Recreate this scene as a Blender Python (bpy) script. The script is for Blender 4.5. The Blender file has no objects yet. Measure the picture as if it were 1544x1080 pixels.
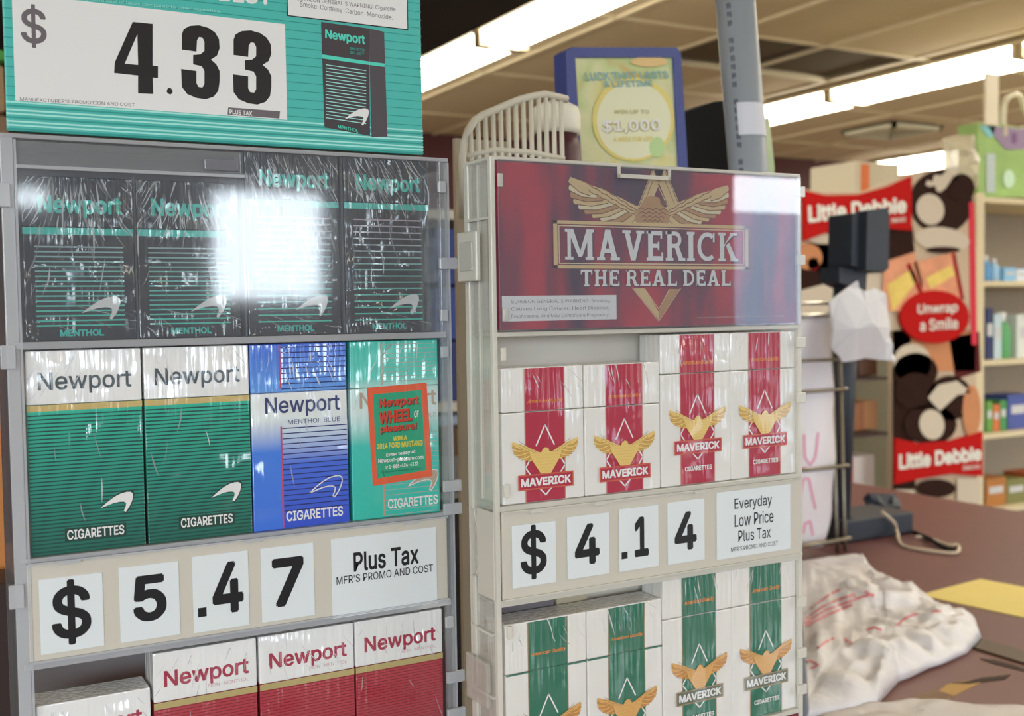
import bpy, bmesh, math, random
from mathutils import Vector, Matrix
from mathutils.bvhtree import BVHTree
from mathutils.geometry import tessellate_polygon, delaunay_2d_cdt
from mathutils import noise as MN
import numpy as np
random.seed(7)
C = bpy.context.scene.collection
S = bpy.context.scene

# ------------------------------------------------------------------ camera
FPX, YAW, PIT, ROLL = 1668.6, math.radians(28.93), math.radians(-2.52), math.radians(-.865)
CF = Vector((math.sin(YAW)*math.cos(PIT), math.cos(YAW)*math.cos(PIT), math.sin(PIT)))
R0 = Vector((math.cos(YAW), -math.sin(YAW), 0)); U0 = R0.cross(CF)
CR = math.cos(ROLL)*R0 + math.sin(ROLL)*U0
CU = -math.sin(ROLL)*R0 + math.cos(ROLL)*U0
cd = bpy.data.cameras.new('camera'); cam = bpy.data.objects.new('camera', cd); C.objects.link(cam)
cam.matrix_world = Matrix(((CR.x, CU.x, -CF.x, 0), (CR.y, CU.y, -CF.y, 0), (CR.z, CU.z, -CF.z, 0), (0, 0, 0, 1)))
cd.sensor_width = 36; cd.lens = FPX*36/1544; cd.clip_start = .02
cd.dof.use_dof = True; cd.dof.focus_distance = .63; cd.dof.aperture_fstop = 12
S.camera = cam
def ray(px, py): return CF*FPX + CR*(px-772) - CU*(py-540)
def aty(px, py, Y): v = ray(px, py); return v*(Y/v.y)
def atz(px, py, Z): v = ray(px, py); return v*(Z/v.z)
def atx(px, py, X): v = ray(px, py); return v*(X/v.x)

# ------------------------------------------------------------------ light
S.view_settings.view_transform = 'Standard'; S.view_settings.look = 'None'
S.view_settings.gamma = 1; S.view_settings.use_curve_mapping = False
S.view_settings.exposure = -.74
W = bpy.data.worlds.new('sky'); S.world = W; W.use_nodes = True
W.node_tree.nodes['Background'].inputs[0].default_value = (.84, .92, 1, 1)
W.node_tree.nodes['Background'].inputs[1].default_value = 20
S.cycles.use_denoising = True
S.cycles.max_bounces = 8; S.cycles.diffuse_bounces = 4; S.cycles.glossy_bounces = 4
S.cycles.transparent_max_bounces = 16; S.cycles.sample_clamp_indirect = 6
S.cycles.caustics_reflective = False; S.cycles.caustics_refractive = False
LAMP = 17
ZC, ZF, ZT = 1.25, -1.36, -.45          # ceiling, floor, counter top (camera at z = 0)
WINS = [(.42, .60, .46, .58), (1.28, 1.86, .05, .60), (4.33, 9.2, -.95, .80), (-6.6, -.9, -.6, 1.1)]
YB = -4.0

# ------------------------------------------------------------------ materials
def lin(c): return tuple((x/255/12.92 if x/255 <= .04045 else ((x/255+.055)/1.055)**2.4) for x in c)
MATS = {}
def mat(name, col, rough=.5, metal=0, spec=.5, emit=0, gain=1.15, wrap=0, noise=0, nscale=30, coat=0, bump=0):
    if name in MATS: return MATS[name]
    m = bpy.data.materials.new(name); m.use_nodes = True; nt = m.node_tree; b = nt.nodes['Principled BSDF']
    c = tuple(min(.86, x*gain) for x in lin(col))
    b.inputs['Base Color'].default_value = (*c, 1); b.inputs['Roughness'].default_value = rough
    b.inputs['Metallic'].default_value = metal; b.inputs['Specular IOR Level'].default_value = spec
    if emit:
        b.inputs['Emission Color'].default_value = (*lin(col), 1); b.inputs['Emission Strength'].default_value = emit
    if noise or bump:
        tc = nt.nodes.new('ShaderNodeTexCoord'); n = nt.nodes.new('ShaderNodeTexNoise')
        n.inputs['Scale'].default_value = nscale; n.inputs['Detail'].default_value = 4
        nt.links.new(tc.outputs['Object'], n.inputs['Vector'])
        if noise:
            r = nt.nodes.new('ShaderNodeMapRange'); r.inputs[3].default_value = 1-noise; r.inputs[4].default_value = 1+noise
            nt.links.new(n.outputs['Fac'], r.inputs[0])
            v = nt.nodes.new('ShaderNodeVectorMath'); v.operation = 'SCALE'; v.inputs[0].default_value = c
            nt.links.new(r.outputs[0], v.inputs['Scale']); nt.links.new(v.outputs[0], b.inputs['Base Color'])
        if bump:
            bp = nt.nodes.new('ShaderNodeBump'); bp.inputs['Strength'].default_value = bump; bp.inputs['Distance'].default_value = .01
            nt.links.new(n.outputs['Fac'], bp.inputs['Height']); nt.links.new(bp.outputs[0], b.inputs['Normal'])
    if coat: b.inputs['Coat Weight'].default_value = coat; b.inputs['Coat Roughness'].default_value = .05
    if wrap: film(nt, b, wrap)
    MATS[name] = m; return m

def film(nt, b, amount):
    """crinkled clear film over a pack: a glossy coat whose own normal is creased, more so near the folded top"""
    N = nt.nodes; L = nt.links
    b.inputs['Coat Weight'].default_value = 1; b.inputs['Coat Roughness'].default_value = .10; b.inputs['Coat IOR'].default_value = 1.85
    tc = N.new('ShaderNodeTexCoord'); oi = N.new('ShaderNodeObjectInfo')
    off = N.new('ShaderNodeVectorMath'); off.operation = 'SCALE'; off.inputs['Scale'].default_value = 13.0
    L.new(oi.outputs['Location'], off.inputs[0])
    mp = N.new('ShaderNodeMapping'); mp.inputs['Rotation'].default_value = (0, math.radians(14), 0)
    mp.inputs['Scale'].default_value = (1, 1, .06)
    L.new(tc.outputs['Object'], mp.inputs['Vector'])
    n = N.new('ShaderNodeTexNoise'); n.inputs['Scale'].default_value = 400; n.inputs['Detail'].default_value = .3
    n.inputs['Distortion'].default_value = .25
    ad = N.new('ShaderNodeVectorMath'); ad.operation = 'ADD'
    L.new(mp.outputs[0], ad.inputs[0]); L.new(off.outputs[0], ad.inputs[1]); L.new(ad.outputs[0], n.inputs['Vector'])
    # creases gather in some places only
    n2 = N.new('ShaderNodeTexNoise'); n2.inputs['Scale'].default_value = 38; n2.inputs['Detail'].default_value = 1
    ad2 = N.new('ShaderNodeVectorMath'); ad2.operation = 'ADD'
    L.new(tc.outputs['Object'], ad2.inputs[0]); L.new(off.outputs[0], ad2.inputs[1]); L.new(ad2.outputs[0], n2.inputs['Vector'])
    sx = N.new('ShaderNodeSeparateXYZ'); L.new(tc.outputs['Object'], sx.inputs[0])
    top = N.new('ShaderNodeMapRange'); top.inputs[1].default_value = .045; top.inputs[2].default_value = .082
    top.inputs[3].default_value = .06; top.inputs[4].default_value = 1
    L.new(sx.outputs['Z'], top.inputs[0])
    pt = N.new('ShaderNodeMapRange'); pt.inputs[1].default_value = .42; pt.inputs[2].default_value = .62
    pt.inputs[3].default_value = .8; pt.inputs[4].default_value = 1.15
    L.new(n2.outputs['Fac'], pt.inputs[0])
    mu = N.new('ShaderNodeMath'); mu.operation = 'MULTIPLY'; L.new(top.outputs[0], mu.inputs[0]); L.new(pt.outputs[0], mu.inputs[1])
    hh = N.new('ShaderNodeMath'); hh.operation = 'MULTIPLY'; L.new(n.outputs['Fac'], hh.inputs[0]); L.new(mu.outputs[0], hh.inputs[1])
    soft = N.new('ShaderNodeMath'); soft.operation = 'MULTIPLY_ADD'; soft.inputs[1].default_value = 1.2
    L.new(n2.outputs['Fac'], soft.inputs[0]); L.new(hh.outputs[0], soft.inputs[2])
    bp = N.new('ShaderNodeBump'); bp.inputs['Strength'].default_value = amount; bp.inputs['Distance'].default_value = .0085
    L.new(soft.outputs[0], bp.inputs['Height']); L.new(bp.outputs[0], b.inputs['Coat Normal'])

def ramp_mat(name, stops, axis='Z', lo=0, hi=.1, wrap=0, rough=.4, gain=1.15, coat=0):
    """printed colour gradient along one object axis"""
    if name in MATS: return MATS[name]
    m = mat(name, (128, 128, 128), rough, wrap=wrap, coat=coat); nt = m.node_tree; b = nt.nodes['Principled BSDF']
    tc = nt.nodes.new('ShaderNodeTexCoord'); sx = nt.nodes.new('ShaderNodeSeparateXYZ'); nt.links.new(tc.outputs['Object'], sx.inputs[0])
    mr = nt.nodes.new('ShaderNodeMapRange'); mr.inputs[1].default_value = lo; mr.inputs[2].default_value = hi
    nt.links.new(sx.outputs[axis], mr.inputs[0]); cr = nt.nodes.new('ShaderNodeValToRGB'); nt.links.new(mr.outputs[0], cr.inputs[0])
    e = cr.color_ramp.elements
    while len(e) < len(stops): e.new(.5)
    for i, (p, c) in enumerate(stops):
        e[i].position = p; e[i].color = (*[min(.86, x*gain) for x in lin(c)], 1)
    nt.links.new(cr.outputs[0], b.inputs['Base Color']); return m

def clear_mat(name, col=(235, 238, 240), haze=.12, ior=1.49, rough=.02):
    """clear acrylic: mostly see-through, mirror-like at its faces, a little milky"""
    if name in MATS: return MATS[name]
    m = bpy.data.materials.new(name); m.use_nodes = True; nt = m.node_tree; N = nt.nodes; L = nt.links
    for n in list(N): N.remove(n)
    out = N.new('ShaderNodeOutputMaterial'); tr = N.new('ShaderNodeBsdfTransparent'); tr.inputs[0].default_value = (.97, .98, .98, 1)
    di = N.new('ShaderNodeBsdfDiffuse'); di.inputs[0].default_value = (*lin(col), 1)
    gl = N.new('ShaderNodeBsdfGlossy'); gl.inputs['Roughness'].default_value = rough
    fr = N.new('ShaderNodeFresnel'); ge = N.new('ShaderNodeNewGeometry'); mr = N.new('ShaderNodeMapRange')
    mr.inputs[3].default_value = ior; mr.inputs[4].default_value = 1/ior     # leaving the sheet: no total reflection, it is thin
    L.new(ge.outputs['Backfacing'], mr.inputs[0]); L.new(mr.outputs[0], fr.inputs[0])
    m1 = N.new('ShaderNodeMixShader'); m1.inputs[0].default_value = haze
    L.new(tr.outputs[0], m1.inputs[1]); L.new(di.outputs[0], m1.inputs[2])
    m2 = N.new('ShaderNodeMixShader'); L.new(fr.outputs[0], m2.inputs[0]); L.new(m1.outputs[0], m2.inputs[1]); L.new(gl.outputs[0], m2.inputs[2])
    L.new(m2.outputs[0], out.inputs[0]); MATS[name] = m; return m

# ------------------------------------------------------------------ mesh helpers
def link(name, me, m, parent=None, loc=None):
    o = bpy.data.objects.new(name, me); C.objects.link(o)
    for x in (m if isinstance(m, (list, tuple)) else [m]): me.materials.append(x)
    if parent: o.parent = parent
    if loc is not None: o.location = loc
    return o
def bm_obj(name, bm, m, parent=None, loc=None, smooth=False):
    me = bpy.data.meshes.new(name); bmesh.ops.recalc_face_normals(bm, faces=bm.faces); bm.to_mesh(me); bm.free()
    if smooth:
        for p in me.polygons: p.use_smooth = True
    return link(name, me, m, parent, loc)
def add_box(bm, x0, x1, y0, y1, z0, z1, bev=0):
    b2 = bmesh.new(); bmesh.ops.create_cube(b2, size=1)
    for v in b2.verts: v.co = Vector(((x0+x1)/2+v.co.x*(x1-x0), (y0+y1)/2+v.co.y*(y1-y0), (z0+z1)/2+v.co.z*(z1-z0)))
    if bev: bmesh.ops.bevel(b2, geom=list(b2.edges), offset=bev, segments=2, affect='EDGES', profile=.5)
    merge(bm, b2)
def merge(bm, b2, M=None):
    vm = {}
    for v in b2.verts: vm[v] = bm.verts.new(M @ v.co if M else v.co)
    for f in b2.faces:
        try: bm.faces.new([vm[v] for v in f.verts])
        except ValueError: pass
    b2.free()
def box(name, x0, x1, y0, y1, z0, z1, m, parent=None, bev=0):
    bm = bmesh.new(); add_box(bm, x0, x1, y0, y1, z0, z1, bev); return bm_obj(name, bm, m, parent)
def tube(bm, pts, r, seg=8, cap=True):
    pts = [Vector(p) for p in pts]; rings = []
    for i, p in enumerate(pts):
        a = pts[max(i-1, 0)]; b = pts[min(i+1, len(pts)-1)]; t = (b-a).normalized()
        up = Vector((0, 0, 1)) if abs(t.z) < .9 else Vector((0, 1, 0))
        s = t.cross(up).normalized(); u = s.cross(t); rr = r[i] if isinstance(r, list) else r
        rings.append([bm.verts.new(p+(s*math.cos(2*math.pi*k/seg)+u*math.sin(2*math.pi*k/seg))*rr) for k in range(seg)])
    for a, b in zip(rings, rings[1:]):
        for k in range(seg): bm.faces.new((a[k], a[(k+1) % seg], b[(k+1) % seg], b[k]))
    if cap: bm.faces.new(rings[0][::-1]); bm.faces.new(rings[-1])
def tube_obj(name, pts, r, m, parent=None, seg=8): bm = bmesh.new(); tube(bm, pts, r, seg); return bm_obj(name, bm, m, parent, smooth=True)
def slab(name, pts, y, th, m, parent=None):
    """outline in x,z given real thickness along y"""
    bm = bmesh.new(); a = [bm.verts.new((p[0], y, p[1])) for p in pts]; b = [bm.verts.new((p[0], y+th, p[1])) for p in pts]
    bm.faces.new(a); bm.faces.new(b[::-1])
    for i in range(len(pts)): bm.faces.new((a[i], a[(i+1) % len(a)], b[(i+1) % len(a)], b[i]))
    return bm_obj(name, bm, m, parent)
def empty(name, loc, label, cat, group=None):
    o = bpy.data.objects.new(name, None); C.objects.link(o); o.location = loc; o.empty_display_size = .02
    return tag(o, label, cat, group)
def tag(o, label=None, cat=None, group=None, kind=None):
    if label: o['label'] = label
    if cat: o['category'] = cat
    if group: o['group'] = group
    if kind: o['kind'] = kind
    return o
def copy_tree(o, parent=None):
    c = o.copy(); C.objects.link(c); c.parent = parent
    for ch in KIDS.get(o.name, [x for x in o.children]): copy_tree(ch, c)
    return c
KIDS = {}
def struct(o): o['kind'] = 'structure'; return o

# ------------------------------------------------------------------ printing (flat ink on flat surfaces)
GLY = {}
def _bez(sp, res=3):
    out = []
    if sp.type == 'BEZIER':
        bp = sp.bezier_points; n = len(bp)
        for i in range(n):
            a, b = bp[i], bp[(i+1) % n]; p0, p1, p2, p3 = a.co, a.handle_right, b.handle_left, b.co
            straight = ((p1-p0).cross(p3-p0)).length < 1e-5 and ((p2-p0).cross(p3-p0)).length < 1e-5
            k = 1 if straight else res
            for j in range(k):
                t = j/k; q = p0*(1-t)**3+p1*3*t*(1-t)**2+p2*3*t*t*(1-t)+p3*t**3; out.append((q.x, q.y))
    else: out = [(p.co.x, p.co.y) for p in sp.points]
    o = []
    for p in out:
        if not o or math.hypot(p[0]-o[-1][0], p[1]-o[-1][1]) > 1e-5: o.append(p)
    return o
def _area(p): return sum(a[0]*b[1]-b[0]*a[1] for a, b in zip(p, p[1:]+p[:1]))/2
def _inside(pt, poly):
    c = False; x, y = pt
    for (x0, y0), (x1, y1) in zip(poly, poly[1:]+poly[:1]):
        if (y0 > y) != (y1 > y) and x < (x1-x0)*(y-y0)/(y1-y0)+x0: c = not c
    return c
def glyphs(s, bold, font):
    """outlines of the built-in lettering, each closed shape filled on its own with its holes; bold = struck several times"""
    k = (s, bold, font)
    if k in GLY: return GLY[k]
    cu = bpy.data.curves.new('t', 'FONT'); cu.body = s
    if FONTS.get(font): cu.font = FONTS[font]
    o = bpy.data.objects.new('t', cu); C.objects.link(o); dg = bpy.context.evaluated_depsgraph_get(); dg.update()
    cc = o.evaluated_get(dg).to_curve(dg); L_ = [p for p in (_bez(sp) for sp in cc.splines) if len(p) > 2]
    o.evaluated_get(dg).to_curve_clear(); bpy.data.objects.remove(o); bpy.data.curves.remove(cu)
    big = max(L_, key=lambda p: abs(_area(p))); sg = 1 if _area(big) > 0 else -1
    outer = [p for p in L_ if _area(p)*sg > 0]; holes = [p for p in L_ if _area(p)*sg <= 0]
    V, F = [], []
    for ci, po_ in enumerate(outer):
        hs = [h for h in holes if _inside(h[0], po_)]
        loops = [[Vector((a, b, 0)) for a, b in q] for q in [po_]+hs]; flat_ = [v for q in loops for v in q]; n = len(V)
        V += [(v.x, v.y, (ci % 2)*.5) for v in flat_]; F += [tuple(n+i for i in t_) for t_ in tessellate_polygon(loops)]
    if bold > .001:
        V0, F0 = list(V), list(F); ns = 8 if len(s) < 14 else 5
        for q in range(ns):
            an = 2*math.pi*(q+.5)/ns; m_ = len(V)
            V += [(x+bold*math.cos(an), y+bold*math.sin(an), c+q+1) for x, y, c in V0]; F += [tuple(i+m_ for i in f) for f in F0]
    xs = [v[0] for v in V]; ys = [v[1] for v in V]; x0, y0 = min(xs), min(ys); w = max(xs)-x0 or 1; h = max(ys)-y0 or 1
    V = [((a-x0)/w, (b-y0)/h, c) for a, b, c in V]; GLY[k] = (V, F); return GLY[k]
FONTS = {}
try:
    FONTS['sans'] = bpy.data.fonts.load(bpy.utils.system_resource('DATAFILES', path='fonts')+'/Inter.woff2')
except Exception: pass

class Print:
    """flat ink shapes in x,z of a face that looks towards -y; later layers lie in front of earlier ones"""
    EPS = .00005
    def __init__(s, f=None): s.v = []; s.f = []; s.mi = []; s.mats = []; s.L = 0; s.f2 = f or (lambda a, b: (a, b))
    def m(s, m):
        if m not in s.mats: s.mats.append(m)
        return s.mats.index(m)
    def up(s, k=1): s.L += k; return s
    def poly(s, pts, m, raw=False):
        n = len(s.v); mi = s.m(m)
        for p in pts:
            q = p if raw else s.f2(*p); s.v.append((q[0], -s.EPS*(s.L+2), q[1]))
        s.f.append(tuple(range(n, n+len(pts)))); s.mi.append(mi)
    def rect(s, a, b, c, d, m): s.poly([(a, b), (c, b), (c, d), (a, d)], m)
    def frame(s, a, b, c, d, t, m, tz=None):
        tz = tz or t; s.rect(a, b, c, b+tz, m); s.rect(a, d-tz, c, d, m); s.rect(a, b, a+t, d, m); s.rect(c-t, b, c, d, m)
    def line(s, pts, w, m):
        for p, q in zip(pts, pts[1:]):
            p = s.f2(*p); q = s.f2(*q); dx, dz = q[0]-p[0], q[1]-p[1]; l = math.hypot(dx, dz) or 1; nx, nz = -dz/l*w/2, dx/l*w/2
            ex, ez = dx/l*w*.3, dz/l*w*.3
            s.poly([(p[0]+nx-ex, p[1]+nz-ez), (q[0]+nx+ex, q[1]+nz+ez), (q[0]-nx+ex, q[1]-nz+ez), (p[0]-nx-ex, p[1]-nz-ez)], m, True)
    def ell(s, cx, cz, rx, rz, m, n=20, rot=0):
        c, d = math.cos(rot), math.sin(rot)
        s.poly([(cx+rx*math.cos(t)*c-rz*math.sin(t)*d, cz+rx*math.cos(t)*d+rz*math.sin(t)*c) for t in [2*math.pi*i/n for i in range(n)]], m)
    def text(s, t, a, b, c, d, m, bold=0, skew=0, font='sans', slope=0, quad=None):
        V, F = glyphs(t, bold, font); n = len(s.v); mi = s.m(m)
        for u, v, ci in V:
            if quad:
                (ax, az), (bx, bz), (cx, cz), (dx, dz) = quad
                q = s.f2((ax*(1-u)+bx*u)*(1-v)+(dx*(1-u)+cx*u)*v, (az*(1-u)+bz*u)*(1-v)+(dz*(1-u)+cz*u)*v)
            else: q = s.f2(a+(c-a)*u+skew*(v)*(d-b), b+(d-b)*v+slope*u)
            s.v.append((q[0], -s.EPS*(s.L+2+ci*.1), q[1]))
        for f in F: s.f.append(tuple(i+n for i in f)); s.mi.append(mi)
    def slabtext(s, t, a, b, c, d, m):
        polys, x = [], 0
        for ch in t:
            ps, w = SLAB[ch]
            for p in ps: polys.append([(x+u, v) for u, v in p])
            x += w+.12
        L0 = s.L
        for i, p in enumerate(polys): s.L = L0+(i % 7)*.13; s.poly([(a+(c-a)*u/(x-.12), b+(d-b)*v) for u, v in p], m)
        s.L = L0
    def build(s, name, parent=None, y=0, lab=None):
        me = bpy.data.meshes.new(name); me.from_pydata([(a, b+y, c) for a, b, c in s.v], [], s.f)
        for p, i in zip(me.polygons, s.mi): p.material_index = i
        # every face looks towards -y
        bm = bmesh.new(); bm.from_mesh(me); bm.faces.ensure_lookup_table()
        fl = [f for f in bm.faces if f.normal.y > 0]
        if fl: bmesh.ops.reverse_faces(bm, faces=fl)
        bm.to_mesh(me); bm.free()
        o = link(name, me, s.mats, parent)
        if lab: o['label'] = lab
        return o

def _r(a, b, c, d): return [(a, b), (c, b), (c, d), (a, d)]
def _sf(x, w, top=True, bot=True):
    o = []
    if bot: o.append(_r(x-.07, 0, x+w+.07, .1))
    if top: o.append(_r(x-.07, .9, x+w+.07, 1))
    return o
def _arc(cx, cz, R, r, a0, a1, sx=1, n=10):
    A = [a0+(a1-a0)*i/n for i in range(n+1)]
    return [(cx+math.cos(t)*R*sx, cz+math.sin(t)*R) for t in A]+[(cx+math.cos(t)*r*sx*.92, cz+math.sin(t)*r) for t in reversed(A)]
PI = math.pi
SLAB = {' ': ([], .22), 'I': ([_r(.07, 0, .29, 1)]+_sf(.07, .22), .36),
 'E': ([_r(.07, 0, .28, 1), _r(.07, .85, .7, 1), _r(.07, .43, .56, .57), _r(.07, 0, .74, .15), _r(.62, .74, .7, 1), _r(.66, 0, .74, .28), _r(.5, .36, .57, .64)]+[_r(0, 0, .2, .1), _r(0, .9, .2, 1)], .74),
 'L': ([_r(.07, 0, .28, 1), _r(.07, 0, .72, .15), _r(.64, 0, .72, .3)]+_sf(.07, .21), .72),
 'T': ([_r(.3, 0, .52, 1), _r(.02, .85, .8, 1), _r(.02, .7, .1, 1), _r(.72, .7, .8, 1)]+_sf(.3, .22, False), .82),
 'H': ([_r(.07, 0, .28, 1), _r(.58, 0, .79, 1), _r(.2, .43, .7, .57)]+_sf(.07, .21)+_sf(.58, .21), .86),
 'D': ([_r(.07, 0, .28, 1), _arc(.38, .5, .5, .35, -PI/2, PI/2, .9), _r(.07, 0, .4, .15), _r(.07, .85, .4, 1), _r(0, 0, .1, .1), _r(0, .9, .1, 1)], .83),
 'R': ([_r(.07, 0, .28, 1), _arc(.44, .72, .28, .14, -PI/2, PI/2, 1), _r(.2, .86, .45, 1), _r(.2, .44, .45, .58), [(.4, .5), (.6, .5), (.84, 0), (.6, 0)], _r(.58, 0, .9, .1)]+_sf(.07, .21), .86),
 'A': ([[(.08, 0), (.26, 0), (.55, 1), (.36, 1)], [(.66, 0), (.89, 0), (.58, 1), (.36, 1)], _r(.22, .24, .72, .38), _r(0, 0, .34, .1), _r(.58, 0, .98, .1)], .98),
 'V': ([[(.36, 0), (.56, 0), (.28, 1), (.07, 1)], [(.36, 0), (.56, 0), (.88, 1), (.7, 1)], _r(0, .9, .36, 1), _r(.6, .9, .95, 1)], .93),
 'K': ([_r(.07, 0, .28, 1), [(.24, .38), (.34, .62), (.84, 1), (.62, 1), (.24, .52)], [(.36, .56), (.52, .66), (.9, 0), (.64, 0)], _r(.56, .9, .9, 1), _r(.58, 0, .96, .1)]+_sf(.07, .21), .94),
 'C': ([_arc(.48, .5, .5, .35, PI*.28, PI*1.72, .95, 16), _r(.74, .66, .82, .98)], .88),
 'M': ([_r(.1, 0, .24, 1), _r(.92, 0, 1.13, 1), [(.1, 1), (.34, 1), (.7, .1), (.55, .1)], [(.9, 1), (1.1, 1), (.7, .1), (.55, .1)], _r(0, 0, .34, .1), _r(.84, 0, 1.2, .1), _r(0, .9, .2, 1), _r(1.1, .9, 1.2, 1)], 1.2)}
SWOOSH = [(0, .3), (.2, .56), (.42, .8), (.62, .94), (.8, 1), (.92, .99), (.99, .9), (1, .74), (.96, .52), (.88, .26), (.76, 0), (.70, .06), (.76, .26), (.78, .44), (.72, .52), (.6, .54), (.4, .5), (.2, .4)]
def swoosh(P, a, b, c, d, m): P.poly([(a+(c-a)*u, b+(d-b)*v) for u, v in SWOOSH], m)

# eagle: each wing a fan of separate feathers under a feathered arm, a breast, a head turned right
TIPS = [(1, .92), (1, .76), (.985, .60), (.95, .46), (.89, .34), (.82, .24), (.73, .15), (.63, .08), (.51, .03), (.38, .0), (.25, -.02)]
ROOT = [(.74, .70), (.68, .66), (.61, .61), (.55, .56), (.49, .51), (.43, .46), (.37, .42), (.31, .38), (.25, .33), (.19, .28), (.14, .22)]
def eagle(P, cx, cz, w, h, golds, dark, nf=11, breast=0.0):
    """w, h: wing span and wing height; cz is the lower edge of the wings; breast: how far the body hangs below"""
    W2 = w/2; lw = abs(P.f2(cx+w, cz)[0]-P.f2(cx, cz)[0])*.0045
    X = lambda u, sd: cx+sd*u*W2
    Z = lambda v: cz+v*h
    for sd in (-1, 1):
        for i in reversed(range(11)):
            (tu, tv), (ru, rv) = TIPS[i], ROOT[i]; dx, dz = tu-ru, (tv-rv)*h/W2; l = math.hypot(dx, dz); nx, nz = -dz/l*.052, dx/l*.052*W2/h
            mu_, mv = (tu*.5+ru*.5), (tv*.5+rv*.5)-.035
            P.poly([(X(ru+nx, sd), Z(rv+nz)), (X(mu_+nx*1.2, sd), Z(mv+nz*1.2)), (X(tu+nx*.6, sd), Z(tv+nz*.6)), (X(tu+.012, sd), Z(tv-.01)), (X(tu-nx*.4, sd), Z(tv-nz*.6)), (X(mu_-nx, sd), Z(mv-nz)), (X(ru-nx, sd), Z(rv-nz))], golds[i % len(golds)])
            P.up(.3)
            P.line([(X(ru-nx, sd), Z(rv-nz)), (X(mu_-nx, sd), Z(mv-nz)), (X(tu-nx*.4, sd), Z(tv-nz*.6))], lw, dark)
        P.poly([(X(.05, sd), Z(.0)), (X(.05, sd), Z(.36)), (X(.22, sd), Z(.42)), (X(.42, sd), Z(.60)), (X(.62, sd), Z(.76)), (X(.8, sd), Z(.86)), (X(1.0, sd), Z(1.0)), (X(.86, sd), Z(.74)), (X(.66, sd), Z(.58)), (X(.44, sd), Z(.40)), (X(.24, sd), Z(.18)), (X(.12, sd), Z(.02))], golds[0])
        P.up(.3)
        for a in range(3):
            k = .34+.14*a
            P.line([(X(.12+u*.66, sd), Z(.06+(k-.2)*(.4+.6*u)+u*.52-(.03 if q % 2 else 0))) for q, u in enumerate([i/12 for i in range(13)])], lw, dark)
        P.up(.3)
    if breast:
        P.poly([(cx-W2*.50, Z(.46)), (cx-W2*.2, Z(.34)), (cx+W2*.2, Z(.34)), (cx+W2*.50, Z(.46)), (cx+W2*.42, Z(.05)), (cx+W2*.22, Z(-.45)), (cx+W2*.04, Z(-.62-breast*.5)), (cx-W2*.04, Z(-.62-breast*.5)), (cx-W2*.22, Z(-.45)), (cx-W2*.42, Z(.05))], golds[0])
        P.up(.3)
        for r in range(7):
            z = .26-r*.15; ww = W2*(.36-.046*r)
            P.line([(cx-ww+2*ww*k/10, Z(z+(.03 if k % 2 else -.02))) for k in range(11)], lw*.7, golds[1])
        P.up(.3)
        P.poly([(cx-W2*.16, Z(.3)), (cx-W2*.10, Z(.52)), (cx-W2*.02, Z(.62)), (cx+W2*.08, Z(.58)), (cx+W2*.14, Z(.42)), (cx+W2*.16, Z(.3))], golds[0]); P.up(.3)
        P.poly([(cx+W2*.07, Z(.56)), (cx+W2*.16, Z(.48)), (cx+W2*.12, Z(.40))], dark); P.up(.3); return
    P.poly([(cx-W2*.22, Z(.16)), (cx-W2*.15, Z(.42)), (cx-W2*.10, Z(.58)), (cx-W2*.02, Z(.66)), (cx+W2*.08, Z(.62)), (cx+W2*.13, Z(.48)), (cx+W2*.16, Z(.38)), (cx+W2*.22, Z(.16)), (cx+W2*.2, Z(-.1-breast*.4)), (cx, Z(-.12-breast)), (cx-W2*.2, Z(-.1-breast*.4))], golds[-1])
    P.up(.3)
    for r in range(6):
        z = .34-r*(.09+breast*.10); ww = W2*(.19-.022*r)
        P.line([(cx-ww+2*ww*k/8, Z(z+(.03 if k % 2 else -.02))) for k in range(9)], lw, dark)
    P.poly([(cx+W2*.09, Z(.60)), (cx+W2*.18, Z(.52)), (cx+W2*.15, Z(.40)), (cx+W2*.10, Z(.48))], dark)
    P.up(.3)

# ================================================================== ROOM
wallm = mat('maroon_wall', (74, 30, 33), .7, noise=.1, nscale=3)
creamwall = mat('beige_store_wall', (176, 164, 146), .8, noise=.06, nscale=3)
XL, XR, YK = -7, 10.2, 7.2
struct(box('floor', XL, XR, YB-.1, YK+.1, ZF-.1, ZF, mat('floor_tile_grey', (150, 140, 128), .35, noise=.15, nscale=4)))
ceil = struct(box('ceiling', XL, XR, YB-.1, YK+.1, ZC+.05, ZC+.15, mat('ceiling_void', (120, 104, 80), .9)))
tm = mat('ceiling_tile_board', (206, 190, 158), .9, noise=.05, nscale=8, bump=.05)
td = mat('ceiling_tile_dark', (92, 80, 62), .9, noise=.1, nscale=8)  # dark colour painted in for the shade of missing-tile openings
gm = mat('ceiling_grid_paint', (225, 212, 180), .5)
XS = [2.76+.61*k for k in range(-8, 13)]; YS = [4.0+1.22*k for k in range(-7, 4)]
tb = bmesh.new(); add_box(tb, 0, .59, 0, 1.20, 0, .03, .004); tme = None
for i, x in enumerate(XS[:-1]):
    for j, y in enumerate(YS[:-1]):
        if y > YK: continue
        dk = (abs(x-3.98) < .05 or abs(x-3.37) < .05) and abs(y-4.0) < .05
        if tme is None:
            o = bm_obj('ceiling_tile', tb.copy(), tm, ceil); tme = o.data
            tdm = tme.copy(); tdm.materials.clear(); tdm.materials.append(td)
        else: o = bpy.data.objects.new('ceiling_tile', tme); C.objects.link(o); o.parent = ceil
        o.location = (x+.01, y+.01, ZC+.005+random.uniform(0, .004))
        if y+1.22 > YK: o.scale = (1, (YK-y-.01)/1.22, 1)
        if dk:
            o.scale = (1, .5, 1); o.data = tdm; o['label'] = 'brown stained ceiling tile'; o.location.z = ZC+.03
            o2 = bpy.data.objects.new('ceiling_tile', tme); C.objects.link(o2); o2.parent = ceil; o2.scale = (1, .49, 1); o2.location = (x+.01, y+.62, ZC+.008)
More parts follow.
